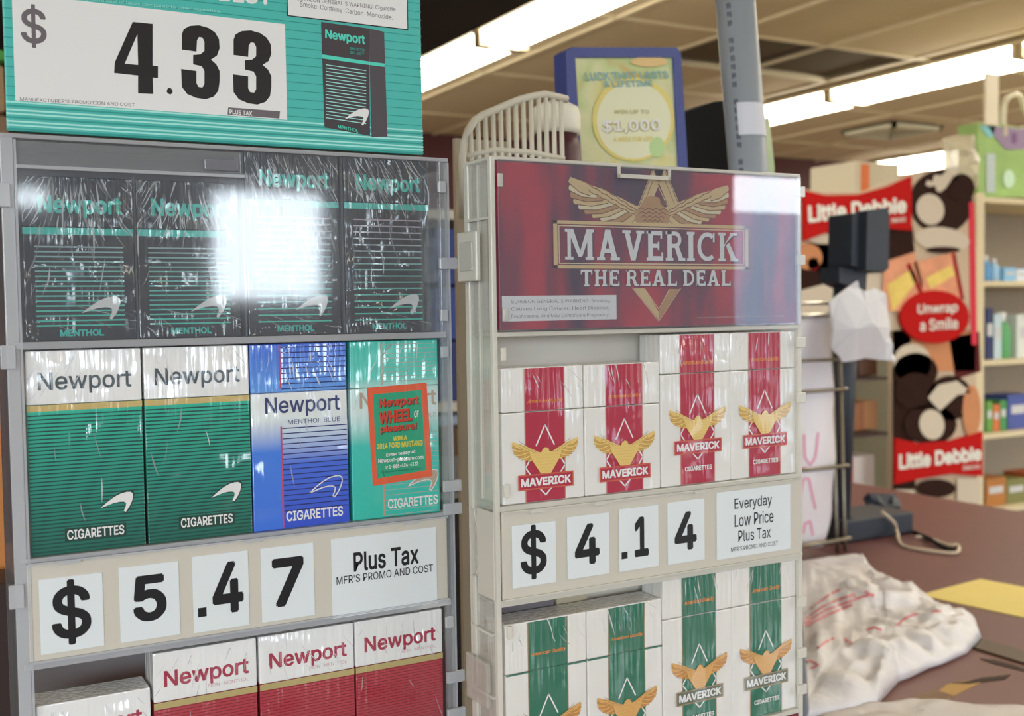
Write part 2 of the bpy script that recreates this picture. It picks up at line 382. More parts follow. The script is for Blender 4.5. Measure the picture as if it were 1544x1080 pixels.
tb.free()
g = bmesh.new()
for x in XS: add_box(g, x-.012, x+.012, YS[0], YK, ZC-.004, ZC+.006)
for y in YS:
    if y < YK: add_box(g, XS[0], XS[-1], y-.012, y+.012, ZC-.003, ZC+.0055)
add_box(g, 3.37, 4.59, 4.60, 4.63, ZC-.004, ZC+.02)
bm_obj('ceiling_grid', g, gm, ceil)
struct(box('wall_back', XL, XR, YK, YK+.1, ZF, ZC+.05, wallm))
struct(box('wall_right', XR, XR+.1, YB-.1, YK+.1, ZF, ZC+.05, creamwall))
struct(box('wall_left', XL-.1, XL, YB-.1, YK+.1, ZF, ZC+.05, creamwall))
# storefront wall behind the camera with its daylight openings
bm = bmesh.new(); ws = sorted(WINS); x = XL
for a, b, c, d in ws:
    add_box(bm, x, a, YB-.1, YB, ZF, ZC+.05); add_box(bm, a, b, YB-.1, YB, ZF, c); add_box(bm, a, b, YB-.1, YB, d, ZC+.05); x = b
add_box(bm, x, XR, YB-.1, YB, ZF, ZC+.05)
struct(bm_obj('wall_front', bm, mat('storefront_wall_brown', (120, 112, 104), .8)))
fm = mat('window_frame_aluminium', (150, 152, 155), .35, .8)
for n, (a, b, c, d) in enumerate(WINS):
    bm = bmesh.new(); t = .02
    add_box(bm, a, b, YB-.08, YB-.02, c, c+t); add_box(bm, a, b, YB-.08, YB-.02, d-t, d); add_box(bm, a, a+t, YB-.08, YB-.02, c, d); add_box(bm, b-t, b, YB-.08, YB-.02, c, d)
    w = struct(bm_obj('window_%d' % (n+1), bm, fm))
    box('pane', a, b, YB-.055, YB-.05, c, d, clear_mat('window_glass', haze=0), w)
    ld = bpy.data.lights.new('window_daylight', 'AREA'); ld.shape = 'RECTANGLE'; ld.size = b-a; ld.size_y = d-c; ld.cycles.is_portal = True
    lo = bpy.data.objects.new('window_daylight', ld); C.objects.link(lo); lo.location = ((a+b)/2, YB-.12, (c+d)/2); lo.rotation_euler = (math.radians(90), 0, 0)
# ground and a building across the lot, seen only as reflections in the acrylic
struct(box('ground', -40, 60, -60, YB-.1, ZF-.1, ZF-.01, mat('asphalt', (92, 94, 98), .9)))
tag(box('building', 20, 60, -34, -30, ZF, 3.4, mat('far_building', (150, 160, 178), .9)), 'pale grey building across the lot behind the camera, outside the store windows', 'building')
# dark soffit over the counter
struct(box('trim_1', -2.6, 2.02, 3.35, 7.1, 1.10, 1.24, mat('soffit_dark', (34, 32, 31), .7)))

# fluorescent strip fixtures
lens = mat('lamp_lens', (255, 247, 228), .5, emit=LAMP)
hous = mat('lamp_housing', (214, 200, 168), .5)
def fixture_run(x0, x1, y0, n, first, drop=.085):
    for k in range(n):
        y = y0+1.24*k
        if y+1.2 > YK: break
        if first: f = copy_tree(first)
        else:
            f = empty('ceiling_light', (0, 0, 0), 'x', 'light')
            box('housing', -.02, x1-x0+.02, 0, 1.24, -.022, -.003, hous, f)
            bm = bmesh.new(); w = x1-x0
            prof = [(0, -.022), (.02, -.06), (.05, -drop), (w-.05, -drop), (w-.02, -.06), (w, -.022)]
            A = [bm.verts.new((p[0], .032, p[1])) for p in prof]; B = [bm.verts.new((p[0], 1.208, p[1])) for p in prof]
            for i in range(5): bm.faces.new((A[i], A[i+1], B[i+1], B[i]))
            bm.faces.new(A[::-1]); bm.faces.new(B)
            bm_obj('diffuser', bm, lens, f); first = f
            for ya in (.012, 1.208): box('end_cap', -.003, w+.003, ya, ya+.02, -drop-.002, -.003, hous, f)
        f.location = (x0, y, ZC)
        where = ('nearer the window wall' if y < 2 else 'over the shop floor')
        f['label'] = 'white strip ceiling light, %s from the front in the %s row' % (['first', 'second', 'third', 'fourth', 'fifth', 'sixth', 'seventh', 'eighth', 'ninth'][k], f_row)
        f['category'] = 'light'; f['group'] = 'fluorescent strip lights on the ceiling'
    return first
f_row = 'left'; f1 = fixture_run(2.28, 2.52, 4.40-1.24*6, 8, None)
f_row = 'middle'; f2 = fixture_run(4.72, 5.02, 4.74-1.24*6, 8, None)
f_row = 'right'; f3 = fixture_run(7.5, 8.0, 5.95-1.24*7, 8, None)
f_row = 'near'; f4 = fixture_run(-2.0, -1.7, 3.2-1.24*5, 5, f2)

# ceiling air diffuser
v = empty('ceiling_vent', (6.0, 5.40, ZC), 'square white louvred air vent on the ceiling behind the middle light row', 'vent')
box('backing', 0, .5, 0, .5, -.004, 0, mat('vent_dark', (84, 74, 58), .8), v)
for k in range(4):
    a = .01+.06*k; b = .5-a; bm = bmesh.new(); z = -.035+.005*k
    for q in ((a, b, a, a+.03), (a, b, b-.03, b), (a, a+.03, a, b), (b-.03, b, a, b)): add_box(bm, *q, z, z+.026)
    bm_obj('louvre', bm, mat('vent_white', (235, 225, 200), .5), v)

# ================================================================== COUNTER
cm = mat('maroon_laminate', (112, 68, 66), .42, noise=.14, nscale=9, gain=.95)
ctr = empty('service_counter', (0, 0, ZT), 'worn maroon laminate counter top running behind the racks', 'counter')
box('worktop', -.9, 1.205, .36, 2.4, -.04, 0, mat('worn_laminate', (134, 92, 84), .5, noise=.22, nscale=14, gain=.95), ctr)
box('worktop', 1.245, 2.09, .36, 2.4, -.04, 0, cm, ctr)['label'] = 'smooth dark maroon far half'
box('metal_trim', 1.205, 1.245, .36, 2.4, -.04, .003, mat('dark_trim', (96, 74, 50), .4, .4, gain=.8), ctr)
box('front_panel', -.9, 2.05, .42, 2.36, -.90, -.04, mat('counter_side', (70, 50, 46), .7), ctr)
yp = [atz(x, y, ZT+.0015) for x, y in ((1386, 897), (1478, 873), (1560, 888), (1560, 934))]
bm = bmesh.new(); a = [bm.verts.new((q.x, q.y, ZT+.0004)) for q in yp]; b = [bm.verts.new((q.x, q.y, ZT+.0014)) for q in yp]
bm.faces.new(a); bm.faces.new(b)
for i in range(4): bm.faces.new((a[i], a[(i+1) % 4], b[(i+1) % 4], b[i]))
tag(bm_obj('paper_slip', bm, mat('yellow_paper', (226, 204, 120), .7, noise=.05, nscale=20)), 'yellow paper slip lying flat on the maroon counter', 'paper')
def flat(name, px, m, z=.0006, parent=None, lab=None):
    bm = bmesh.new(); q = [atz(x, y, ZT+z) for x, y in px]; top = [bm.verts.new((p.x, p.y, ZT+z)) for p in q]; bot = [bm.verts.new((p.x, p.y, ZT+.0001)) for p in q]
    bm.faces.new(top)
    for i in range(len(q)): bm.faces.new((top[i], top[(i+1) % len(q)], bot[(i+1) % len(q)], bot[i]))
    o = bm_obj(name, bm, m)
    if parent: o.parent = parent; o.location = -parent.location
    return o
wear = mat('bare_board', (190, 152, 92), .8, noise=.2, nscale=40)
wd = mat('chip_dark', (66, 48, 38), .8)
flat('worn_patch', [(1405, 1050), (1428, 1032), (1452, 1027), (1480, 1024), (1478, 1030), (1450, 1043), (1430, 1054)], wear, parent=ctr)['label'] = 'bare yellowish patch in the laminate'
flat('worn_patch', [(1436, 1030), (1460, 1027), (1480, 1022), (1500, 1020), (1524, 1017), (1515, 1024), (1490, 1027), (1460, 1031)], wd, .001, ctr)
flat('worn_patch', [(1360, 1058), (1385, 1048), (1410, 1040), (1440, 1050), (1420, 1056), (1390, 1060)], mat('chip_brown', (140, 112, 88), .8), .0008, ctr)
flat('worn_patch', [(1478, 993), (1500, 995), (1530, 1003), (1550, 1010), (1548, 1013), (1500, 1001)], wd, .001, ctr)

# ================================================================== SALES SIGN AND RACK ONE
D1, D2 = .604, .556
def r1(px, py): q = aty(px, py, D1); return q.x, q.z
def r2(px, py): q = aty(px, py, D2); return q.x, q.z
acr = clear_mat('clear_acrylic', (214, 218, 222), .16)
acre = clear_mat('acrylic_edge', (222, 224, 230), .48, rough=.1)
acr2 = clear_mat('acrylic_side', (236, 232, 220), .30, rough=.06)
acre2 = clear_mat('acrylic_edge_warm', (240, 236, 224), .66, rough=.12)
beige = mat('beige_price_rail', (196, 190, 178), .45)
card = mat('white_price_card', (216, 222, 244), .35, coat=.3)
ink = mat('black_ink', (24, 24, 28), .4)
ZK1 = ZT
R1 = empty('cigarette_rack', (.168, D1, ZT), 'left clear acrylic cigarette rack under the big green price sign', 'display rack')
def rbox(name, x0, x1, y0, y1, z0, z1, m, R, bev=0, lab=None):
    o = box(name, x0-R.location.x, x1-R.location.x, y0-R.location.y, y1-R.location.y, z0-R.location.z, z1-R.location.z, m, R, bev)
    if lab: o['label'] = lab
    return o
X0, X1 = .046, .2905
DP = .052
rbox('back_panel', X0, X1, D1+DP, D1+DP+.002, ZT, .09, clear_mat('acrylic_back', (150, 150, 152), .55, rough=.3), R1)
rbox('side_panel', X0, X0+.0022, D1, D1+DP, ZT, .089, acr, R1)
rbox('side_panel', X1-.0022, X1, D1, D1+DP, ZT, .089, acr, R1)
for x in (X0, X1-.0062): rbox('stile', x, x+.0062, D1-.0030, D1+.0006, -.30, .089, acre if x == X0 else acr, R1, .0006)
for x in (X0+.0062, X1-.0012): rbox('edge_strip', x, x+.0012, D1-.0036, D1+.0006, -.30, .088, acre, R1)
rbox('top_panel', X0, X1, D1-.003, D1+DP, .0885, .0908, acre, R1, .0005)
rbox('top_rail', X0+.007, .166, D1-.0028, D1-.0012, .0755, .0875, acr, R1, .0005)
rbox('top_rail', X0+.007, .168, D1-.0040, D1-.0016, .0735, .0755, acre, R1, .0005)
rbox('rail_notch', .1455, .164, D1-.0045, D1-.0030, .0770, .0830, clear_mat('acrylic_dull', (150, 150, 160), .5), R1, .0005)
for z0, z1, nm in ((-.0166, -.0128, 'shelf'), (-.1242, -.1218, 'shelf'), (-.1788, -.1752, 'shelf')):
    rbox(nm, X0+.003, X1-.003, D1-.0034, D1+DP, z0, z1, acre, R1, .0006)
rbox('shelf', X0+.003, X1-.003, D1-.0034, D1+DP, -.2905, -.2880, acre, R1)
rbox('front_pane', X0+.006, X1-.006, D1-.0024, D1-.0012, -.0128, .0885, clear_mat('front_pane_left', (210, 220, 240), haze=.045, ior=1.72, rough=.06), R1, 0, 'clear pane in front of the black packs')
for xx in (.109, .1665, .2233): rbox('divider', xx, xx+.0010, D1-.0008, D1+DP-.004, -.0126, .072 if xx < .15 else .0880, acr, R1)
# price rail: a beige strip that the cards slide into
zt, zb = -.1245, -.1748
rbox('price_rail', .0515, .2855, D1-.0030, D1-.0010, zb, zt, beige, R1, .0005)
for z in (zt-.0006, zb-.0004): rbox('rail_lip', .0515, .2855, D1-.0050, D1-.0030, z, z+.0010, acre, R1)
for px in (104, 380, 615): x = r1(px, 850)[0]; rbox('clip', x-.005, x+.005, D1-.0056, D1-.0050, zt-.0016, zt+.0004, acre, R1, .0002)
for z in (.0735, .0280, -.0030, -.0250, -.1060, -.120, -.1890, -.223, -.246):
    rbox('hinge_tab', X1-.0075, X1-.0025 if z in (.0735, -.025, -.003, -.189) else X1+.0045, D1-.0052, D1-.0026, z-.0035, z+.0035, acre, R1, .0006)
for z in (.060, -.02, -.14): rbox('hinge_tab', X0-.003, X0+.004, D1-.005, D1-.002, z-.006, z+.006, acre, R1, .0006)

# packs ---------------------------------------------------------------
PD = .0225
def pack_box(root, w, h, bodym, lidm, lidz, d=PD):
    return (box('body', -w/2, w/2, 0, d, 0, lidz, bodym, root, .0006), box('lid', -w/2, w/2, 0, d, lidz+.0002, h, lidm, root, .0006))
def put(root, x0, x1, y, z): root.location = ((x0+x1)/2, y, z)
crs = clear_mat('film_crease_bright', (250, 252, 255), .62, ior=1.7, rough=.12); crs2 = clear_mat('film_crease_soft', (236, 240, 246), .30, ior=1.6, rough=.12)  # pale streak colours stand for light caught on the crinkled film
def crease_glints(root, w, h, n, z0, z1, lean, seed, bright=.5, arc=.0):
    """raised folds of the clear film: slim curved ridges, tapered at both ends"""
    rnd = random.Random(seed); P = Print(); P.L = 4
    for i in range(n):
        x = rnd.uniform(-w*.46, w*.44); z = rnd.uniform(z0, z1); l = rnd.uniform(.004, .015)*(1 if rnd.random() < .8 else 1.5); wd_ = rnd.uniform(.00025, .00095)
        a = math.radians(90)+lean+arc*(x/w)+rnd.uniform(-.18, .18); cv = rnd.uniform(-.5, .5)+arc*.8*(x/w); pts_ = []; px_, pz_ = x, z+l/2
        for k in range(7):
            pts_.append((px_, pz_)); px_ -= math.cos(a)*l/6; pz_ -= math.sin(a)*l/6; a += cv/6
        L_, R_ = [], []
        for k, (px_, pz_) in enumerate(pts_):
            t_ = wd_*math.sin(PI*(k+.35)/6.7)*.5
            cx_ = max(-w*.495, min(w*.495, px_)); cz_ = max(.0008, min(h-.0006, pz_)); L_.append((cx_-t_, cz_)); R_.append((cx_+t_, cz_+t_*.3))
        P.L = 4+(i % 5)*.3; P.poly(L_+R_[::-1], crs if rnd.random() < bright else crs2)
    o = P.build('film_creases', root); o['kind'] = 'stuff'; return o
def clone(root, x0, x1, y, z, label):
    c = copy_tree(root); put(c, x0, x1, y, z); c['label'] = label; return c

pk_black = mat('black_card', (40, 42, 50), .4, wrap=.9)
teal = mat('teal_ink', (60, 196, 182), .4, wrap=.5)
stripe_m = ramp_mat('stripe_ink_fade', [(0, (70, 205, 185)), (.45, (120, 190, 185)), (1, (190, 170, 185))], 'Z', .01, .065, wrap=.3)
whitei = mat('white_ink', (232, 236, 240), .4, wrap=.3)
def black_pack(h, label, name='cigarette_pack'):
    w = .0535; r = empty(name, (0, 0, 0), label, 'cigarette pack', 'black menthol packs on the top shelf')
    lz = h-.026
    B_, L_ = pack_box(r, w, h, pk_black, pk_black, lz)
    P = Print(); P.rect(-w/2, lz-.0035, w/2, lz, teal); P.build('teal_band', B_)
    P = Print(); n = 17
    for i in range(n):
        z = .0075+(lz-.010-.0075)*i/(n-1); P.rect(-w*.40, z, w*.40, z+.00075, stripe_m)
    P.build('stripe_print', B_)
    P = Print(); P.L = 1; swoosh(P, w*.0, .0105, w*.36, .0225, whitei); P.build('emblem', B_)
    P = Print(); P.text('Newport', -w*.36, lz+.005, w*.40, lz+.0165, teal, .03); P.build('lettering', L_); P = Print(); P.text('MENTHOL', -w*.2, .0022, w*.2, .0058, teal, .035); P.build('lettering', B_)
    return r
kb = black_pack(.0835, 'x'); lb = black_pack(.1015, 'x')
zS = -.0127
B1 = clone(kb, .1105, .1640, D1, zS, 'second black menthol pack from left, short, half hidden by window glare')
B3 = clone(lb, .2252, .2787, D1, zS, 'tall black menthol pack at the right end of the top shelf')
put(kb, .0555, .1085, D1, zS); kb['label'] = 'leftmost black menthol pack with teal stripes on the top shelf'
put(lb, .1685, .2220, D1, zS); lb['label'] = 'tall black menthol pack third from left on the top shelf'
for r_, h_, ln_, sd_, ar_ in ((kb, .0835, .05, 11, 1.3), (B1, .0835, .0, 12, 1.1), (lb, .1015, .45, 13, .3), (B3, .1015, .5, 14, .2)):
    crease_glints(r_, .0535, h_, 78, h_-.030, h_-.002, ln_, sd_, .55, ar_)
    crease_glints(r_, .0535, h_, 14, h_*.30, h_*.70, ln_*.4-.1, sd_+20, .3, .4)
    crease_glints(r_, .0535, h_, 10, .001, .007, 1.2, sd_+40, .5, .4)

# row two
wht = mat('pack_white', (226, 226, 230), .4, wrap=.5); gold = mat('gold_ink', (196, 172, 112), .35, wrap=.3)
green_g = ramp_mat('green_fade', [(0, (18, 96, 82)), (.45, (28, 140, 122)), (1, (40, 176, 150))], 'Z', 0, .076, wrap=.25)
gline = mat('dark_green_line', (14, 70, 66), .4, wrap=.3); dslate = mat('slate_ink', (70, 84, 92), .4, wrap=.4)
dgr = mat('dark_outline_ink', (16, 62, 54), .4, wrap=.2)
w, h = .0560, .1043
g = empty('cigarette_pack', (0, 0, 0), 'white and green striped menthol pack at the left end of the middle shelf', 'cigarette pack', 'white topped green packs on the middle shelf')
B_, L_ = pack_box(g, w, h, green_g, wht, h*.735)
P = Print(); P.rect(-w/2, h*.705, w/2, h*.735, gold); P.build('gold_band', B_)
P = Print()
for i in range(36): z = .0015+(h*.70-.0015)*i/36; P.rect(-w*.497, z, w*.497, z+.00072, gline)
P.build('stripe_print', B_)
P = Print(); P.L = 1; swoosh(P, w*.085, .0175, w*.405, .0300, dgr); P.up(); swoosh(P, w*.10, .0185, w*.395, .0290, whitei); P.build('emblem', B_)
P = Print(); P.text('Newport', -w*.40, h*.785, w*.41, h*.895, dslate, .012); P.build('lettering', L_); P = Print()
P.rect(-w*.215, .0060, w*.325, .0128, dgr); P.up(); P.text('CIGARETTES', -w*.195, .0068, w*.305, .0119, whitei, .02); P.build('lettering', B_)
zM = -.1217
put(g, .0545, .1105, D1, zM)
clone(g, .1120, .1675, D1, zM, 'white and green striped menthol pack beside the blue one')

b = empty('cigarette_pack', (0, 0, 0), 'blue cigarette pack with a white middle on the middle shelf', 'cigarette pack')
blue_g = ramp_mat('blue_fade', [(0, (58, 112, 216)), (.42, (62, 122, 220)), (.6, (216, 224, 238)), (.735, (222, 226, 236)), (.745, (90, 150, 225)), (1, (62, 108, 212))], 'Z', 0, .104, wrap=.45)
B_, L_ = pack_box(b, w, h, blue_g, blue_g, h*.738)
bluef = ramp_mat('blue_panel_fade', [(0, (44, 78, 196)), (.6, (64, 104, 210)), (.9, (190, 206, 236)), (1, (214, 220, 236))], 'Z', 0, .060, wrap=.3)
bluel = mat('navy_line', (30, 44, 110), .4, wrap=.2); navy = mat('navy_ink', (52, 62, 110), .4, wrap=.3); redi = mat('red_line_ink', (190, 70, 110), .4, wrap=.2)
P = Print(); P.rect(-w*.19, .0005, w*.497, .0600, bluef); P.up()
for i in range(17): z = .0098+i*.00292; P.rect(-w*.19, z, w*.49, z+.0006, bluel)
for i in range(9): z = h*.755+i*.0029; P.rect(-w*.19, z, w*.49, z+.0006, bluel)
P.rect(-w*.21, .001, -w*.193, .058, redi); P.rect(-w*.21, h*.76, -w*.193, h*.995, redi); P.build('stripe_print', B_)
P = Print(); P.L = 2
pts = [(w*.08+(w*.35)*u, .0155+.0120*v) for u, v in SWOOSH]; P.line(pts+[pts[0]], .0007, whitei); P.build('emblem', B_)
P = Print(); P.L = 2; P.text('Newport', -w*.36, h*.605, w*.42, h*.715, navy, .012); P.text('MENTHOL BLUE', -w*.13, h*.565, w*.42, h*.59, navy, 0); P.build('lettering', B_); P = Print(); P.L = 2
P.text('CIGARETTES', -w*.17, .0040, w*.43, .0098, whitei, .02); P.build('lettering', B_)
put(b, .1685, .2245, D1, zM)

t = empty('cigarette_pack', (0, 0, 0), 'teal cigarette pack with an orange framed sticker at the right end', 'cigarette pack')
teal_g = ramp_mat('teal_fade', [(0, (40, 184, 168)), (.42, (60, 190, 178)), (.6, (206, 226, 226)), (.72, (196, 222, 220)), (.8, (90, 200, 186)), (1, (60, 190, 174))], 'Z', 0, .104, wrap=.45)
B_, L_ = pack_box(t, w, h, teal_g, teal_g, h*.738)
pinkl = mat('tan_line_ink', (150, 170, 160), .4, wrap=.2); tan = mat('tan_ink', (178, 158, 140), .4, wrap=.2)
P = Print()
for i in range(9): z = h*.77+i*.0027; P.rect(-w*.14, z, w*.48, z+.0005, pinkl)
for i in range(17): z = .001+i*.0030; P.rect(-w*.14, z, w*.48, z+.0005, pinkl)
P.rect(-w*.16, h*.755, -w*.14, h*.99, tan); P.rect(-w*.16, .001, -w*.14, h*.25, tan); P.build('stripe_print', B_)
P = Print(); P.L = 1; P.text('Newport', -w*.40, h*.60, w*.47, h*.715, tan, .012); P.text('GOLD', w*.3, h*.555, w*.47, h*.58, tan, 0); P.build('lettering', B_); P = Print(); P.L = 1
P.text('CIGARETTES', -w*.11, .0050, w*.47, .0108, whitei, .02); P.build('lettering', B_)
P = Print(); P.L = 1; pts = [(w*.12+(w*.36)*u, .0135+.0125*v) for u, v in SWOOSH]; P.poly(pts, tan); P.up(); P.line(pts+[pts[0]], .0006, whitei); P.build('emblem', B_)
def f_t(px, py): x, z = r1(px, py); return x-(.2265+.2830)/2, z-zM
org = mat('orange_ink', (226, 92, 58), .4, wrap=.15); grn = mat('sticker_green', (34, 158, 122), .4, wrap=.15); redk = mat('sticker_red', (196, 64, 44), .4, wrap=.1)
yel = mat('sticker_yellow', (214, 200, 70), .4, wrap=.1)
P = Print(f_t); P.L = 3; P.poly([(553, 585), (643, 577), (652, 718), (562, 733)], org); P.up(); P.poly([(562, 595), (635, 588), (643, 709), (568, 722)], grn); P.up()
def tq(s, x0, y0, x1, y1, m, bold=.02, sl=-6): P.text(s, 0, 0, 0, 0, m, bold, quad=((x0, y1), (x1, y1+sl), (x1, y0+sl), (x0, y0)))
tq('Newport', 572, 603, 632, 619, dgr, .05); tq('WHEEL', 572, 622, 622, 641, dgr, .06); tq('pleasure!', 574, 643, 629, 656, dgr, .05)
P.up(); tq('Newport', 571, 602, 631, 618, redk, .03); tq('WHEEL', 571, 621, 621, 640, redk, .04); tq('pleasure!', 573, 642, 628, 655, redk, .03)
tq('OF', 624, 620, 631, 630, whitei, .02, -1); tq('WIN A', 592, 658, 613, 665, yel, .04, -2); tq('2014 FORD MUSTANG', 568, 669, 637, 678, yel, .03)
tq('Enter today at', 582, 684, 626, 690, whitei, .02); tq('Newport-pleasure.com', 570, 692, 638, 700, whitei, .02); tq('or 1-888-624-4322', 580, 702, 630, 708, whitei, .02)
tq('no purchase necessary see rules', 575, 711, 634, 714, dgr, 0); P.build('sticker', t)
put(t, .2265, .2830, D1, zM)

# row three: red packs
redg = ramp_mat('crimson_fade', [(0, (150, 40, 58)), (1, (172, 44, 62))], 'Z', 0, .08, wrap=.3)
redl = mat('dark_red_line', (128, 30, 48), .4, wrap=.2); crim = mat('crimson_ink', (160, 44, 72), .4, wrap=.3); crimp = mat('faded_crimson', (196, 150, 158), .4, wrap=.2)
goldo = mat('old_gold_ink', (176, 160, 108), .35, wrap=.2)
w, h = .0560, .1060
r = empty('cigarette_pack', (0, 0, 0), 'white and red non-menthol pack on the bottom shelf, first of the tall ones', 'cigarette pack', 'tall red and white packs on the bottom shelf')
B_, L_ = pack_box(r, w, h, redg, wht, h*.745)
P = Print(); P.rect(-w/2, h*.712, w/2, h*.745, goldo); P.build('gold_band', B_)
P = Print()
for i in range(42): z = h*.705-i*.0017; P.rect(-w*.497, z, w*.497, z+.0005, redl)
P.build('stripe_print', B_)
P = Print(); P.text('Newport', -w*.40, h*.80, w*.42, h*.905, crim, .02); P.text('NON-MENTHOL', w*.02, h*.782, w*.42, h*.80, crimp, 0); P.build('lettering', L_)
zL = -.2870; put(r, .1120, .1680, D1, zL)
clone(r, .1695, .2255, D1, zL, 'white and red non-menthol pack on the bottom shelf, middle of the tall ones')
clone(r, .2265, .2825, D1, zL, 'white and red non-menthol pack at the right end of the bottom shelf')
s = copy_tree(r); s['label'] = 'short red and white pack low at the bottom left, its top showing'; del s['group']
put(s, .0545, .1100, D1-.0004, zL-.0175)
for ch in s.children: pass

for r_ in [o_ for o_ in bpy.data.objects if o_.type == 'EMPTY' and o_.name.startswith('cigarette_pack') and o_.location.z < zS-.05]:
    crease_glints(r_, .0555, .103, 11, .080, .101, random.uniform(-.6, .5), int(abs(r_.location.x)*9999), .8 if r_.location.z > -.2 else .5, .6)
    crease_glints(r_, .0555, .103, 4, .020, .07, random.uniform(-.3, .3), int(abs(r_.location.x)*999)+3, .2, .3)
# cards in the left price rail
def card_obj(F, px, txt, label, D, big=True, lines=None, group=None):
    (x0, z0), (x1, z1) = F(*px[0]), F(*px[1])
    c = empty('price_card', ((x0+x1)/2, D-.0030, (z0+z1)/2), label, 'price card', group)
    hw, hh = (x1-x0)/2, abs(z0-z1)/2
    cs_ = box('card_stock', -hw, hw, -.0006, 0, -hh, hh, card, c, .0001)
    P = Print()
    for (t, a, b_, c_, d, bold) in lines:
        if t == '.': P.rect(-hw+2*hw*a, -hh+2*hh*b_, -hw+2*hw*c_, -hh+2*hh*d, ink); continue
        P.text(t, -hw+2*hw*a, -hh+2*hh*b_, -hw+2*hw*c_, -hh+2*hh*d, ink, bold)
    P.build('lettering', cs_, y=-.0006); return c
def digits(F, D, items, G):
    for px, lab, lines in items: card_obj(F, px, '', lab, D, lines=lines, group=G)
digits(r1, D1, [
 (((57, 873), (156, 971)), 'white card with a black dollar sign in the left rack price rail', [('$', .18, .08, .80, .96, .018)]),
 (((177, 855), (270, 954)), 'white card with the black figure 5 right after the dollar sign', [('5', .22, .24, .78, .86, .028)]),
 (((287, 838), (374, 940)), 'white card with a point and figure 4 in the left rack price rail', [('.', .08, .20, .23, .32, .1), ('4', .34, .20, .90, .88, .028)]),
 (((390, 826), (472, 925)), 'white card with a slanting black figure 7 beside the Plus Tax card', [('7', .20, .18, .80, .84, .028)]),
 (((496, 812), (656, 907)), 'wide white card reading Plus Tax in the left rack price rail', [('Plus Tax', .20, .55, .82, .80, .02), ("MFR'S PROMO AND COST", .04, .42, .96, .52, .004)])], 'price cards of the left rack')

# ---------------------------------------------------------------- big green sign
SG = empty('price_sign', (.163, D1+.004, .092), 'large teal price sign reading 4.33 standing on the left rack', 'sign')
tsign = mat('sign_teal', (72, 180, 172), .38, coat=.35); tline = mat('sign_teal_line', (44, 150, 140), .4, coat=.35); tlight = mat('sign_teal_light', (160, 222, 214), .4, coat=.35)
swht = mat('sign_white', (226, 232, 240), .3, coat=.5); sink = mat('sign_black', (28, 24, 26), .35, coat=.6); sgrey = mat('sign_grey_ink', (104, 96, 102), .4, coat=.4)
def fs(px, py): q = aty(px, py, D1+.004); return q.x-.163, q.z-.092
xa, xb = fs(7, 100)[0], fs(636, 100)[0]
box('board', xa, xb, 0, .0025, .001, .150, tsign, SG, .0008)
box('board', xa+.002, xb-.004, .0025, .006, -.001, .140, mat('sign_back_card', (60, 52, 40), .8), SG, .0005)['label'] = 'stack of older sign cards behind the front one'
P = Print()
for i in range(26): z = .018+i*.0048; P.rect(xa, z, xb, z+.0005, tline)
for i in range(8): z = .0015+i*.0019; P.rect(xa, z, xb, z+.0009, tlight if i % 3 else tline)
P.build('line_print', SG)
P = Print(fs); P.L = 1; P.poly([(20, -40), (434, -40), (435, 37), (433, 181), (25, 152)], swht)
# keep the panel square in the sign's own plane
P = Print(); P.L = 1; a = fs(23, 152)[0]; bx = fs(433, 181)[0]; zb_ = fs(433, 181)[1]; zt_ = fs(435, 37)[1]
P.rect(a, zb_, bx, zt_, swht); P.build('price_panel', SG)
P = Print(fs); P.L = 2
def Q(s, x0, y0, x1, y1, m, bold=.02, dy=None, dx=2):
    dy = (x1-x0)*.07 if dy is None else dy
    P.text(s, 0, 0, 0, 0, m, bold, quad=((x0+dx, y1), (x1+dx, y1+dy), (x1, y0+dy), (x0, y0)))
Q('$', 30, 5, 69, 71, sgrey, .012, 3)
# heavy condensed figures
def four(P, F): 
    P.poly([(240, 36), (240+0, 118), (239, 118), (230, 118), (230, 142), (207, 139), (208, 36)], sink)
P.poly([(200, 33), (230, 36), (230, 99), (238, 100), (238, 118), (230, 117), (231, 142), (208, 141), (208, 114), (172, 110), (173, 94)], sink)
P.up(); P.poly([(207, 52), (208, 98), (188, 96)], swht)
P.L = 2; P.poly([(253, 133), (257, 132.5), (260, 136), (260, 140), (257, 143), (253, 141), (251, 138)], sink)
def three(x, y):
    o = [(0, 11), (3, 3), (12, -2), (26, -3), (40, 1), (50, 8), (56, 18), (57, 32), (53, 43), (44, 49), (52, 56), (57, 66), (57, 82), (55, 96), (48, 105), (36, 109), (22, 107), (8, 101), (0, 90), (-1, 63), (22, 66), (22, 84), (25, 90), (31, 91), (34, 86), (34, 66), (30, 59), (17, 56), (17, 42), (28, 41), (34, 36), (34, 22), (31, 16), (26, 15), (23, 20), (22, 37), (0, 34)]
    P.poly([(x+p[0], y+p[1]) for p in o], sink)
three(274, 41); three(352, 49)
P.text("MANUFACTURER'S PROMOTION AND COST", 0, 0, 0, 0, sgrey, 0, quad=((30, 152), (203, 161), (203, 156), (30, 147)))
P.poly([(344, 162), (422, 168), (421, 179), (343, 173)], sgrey); P.up(); P.text('PLUS TAX', 0, 0, 0, 0, swht, .02, quad=((346, 172), (380, 175), (380, 168), (346, 165)))
P.L = 2
P.text('any extra cost of taxes compared to other cigarettes.', 0, 0, 0, 0, tlight, 0, quad=((120, 1), (333, 20), (333, 15), (120, -5)))
P.text('BEST', 0, 0, 0, 0, swht, .03, quad=((330, 2), (410, 8), (410, -22), (330, -28)))
P.build('lettering', SG)
P = Print(); P.L = 1; ax, az = fs(434, 16)[0], fs(614, 44)[1]; bx2 = fs(614, 44)[0]
P.rect(ax-.0006, az-.0006, bx2+.0006, az+.0246, sink); P.up(); P.rect(ax, az, bx2, az+.024, swht); P.build('warning_panel', SG)
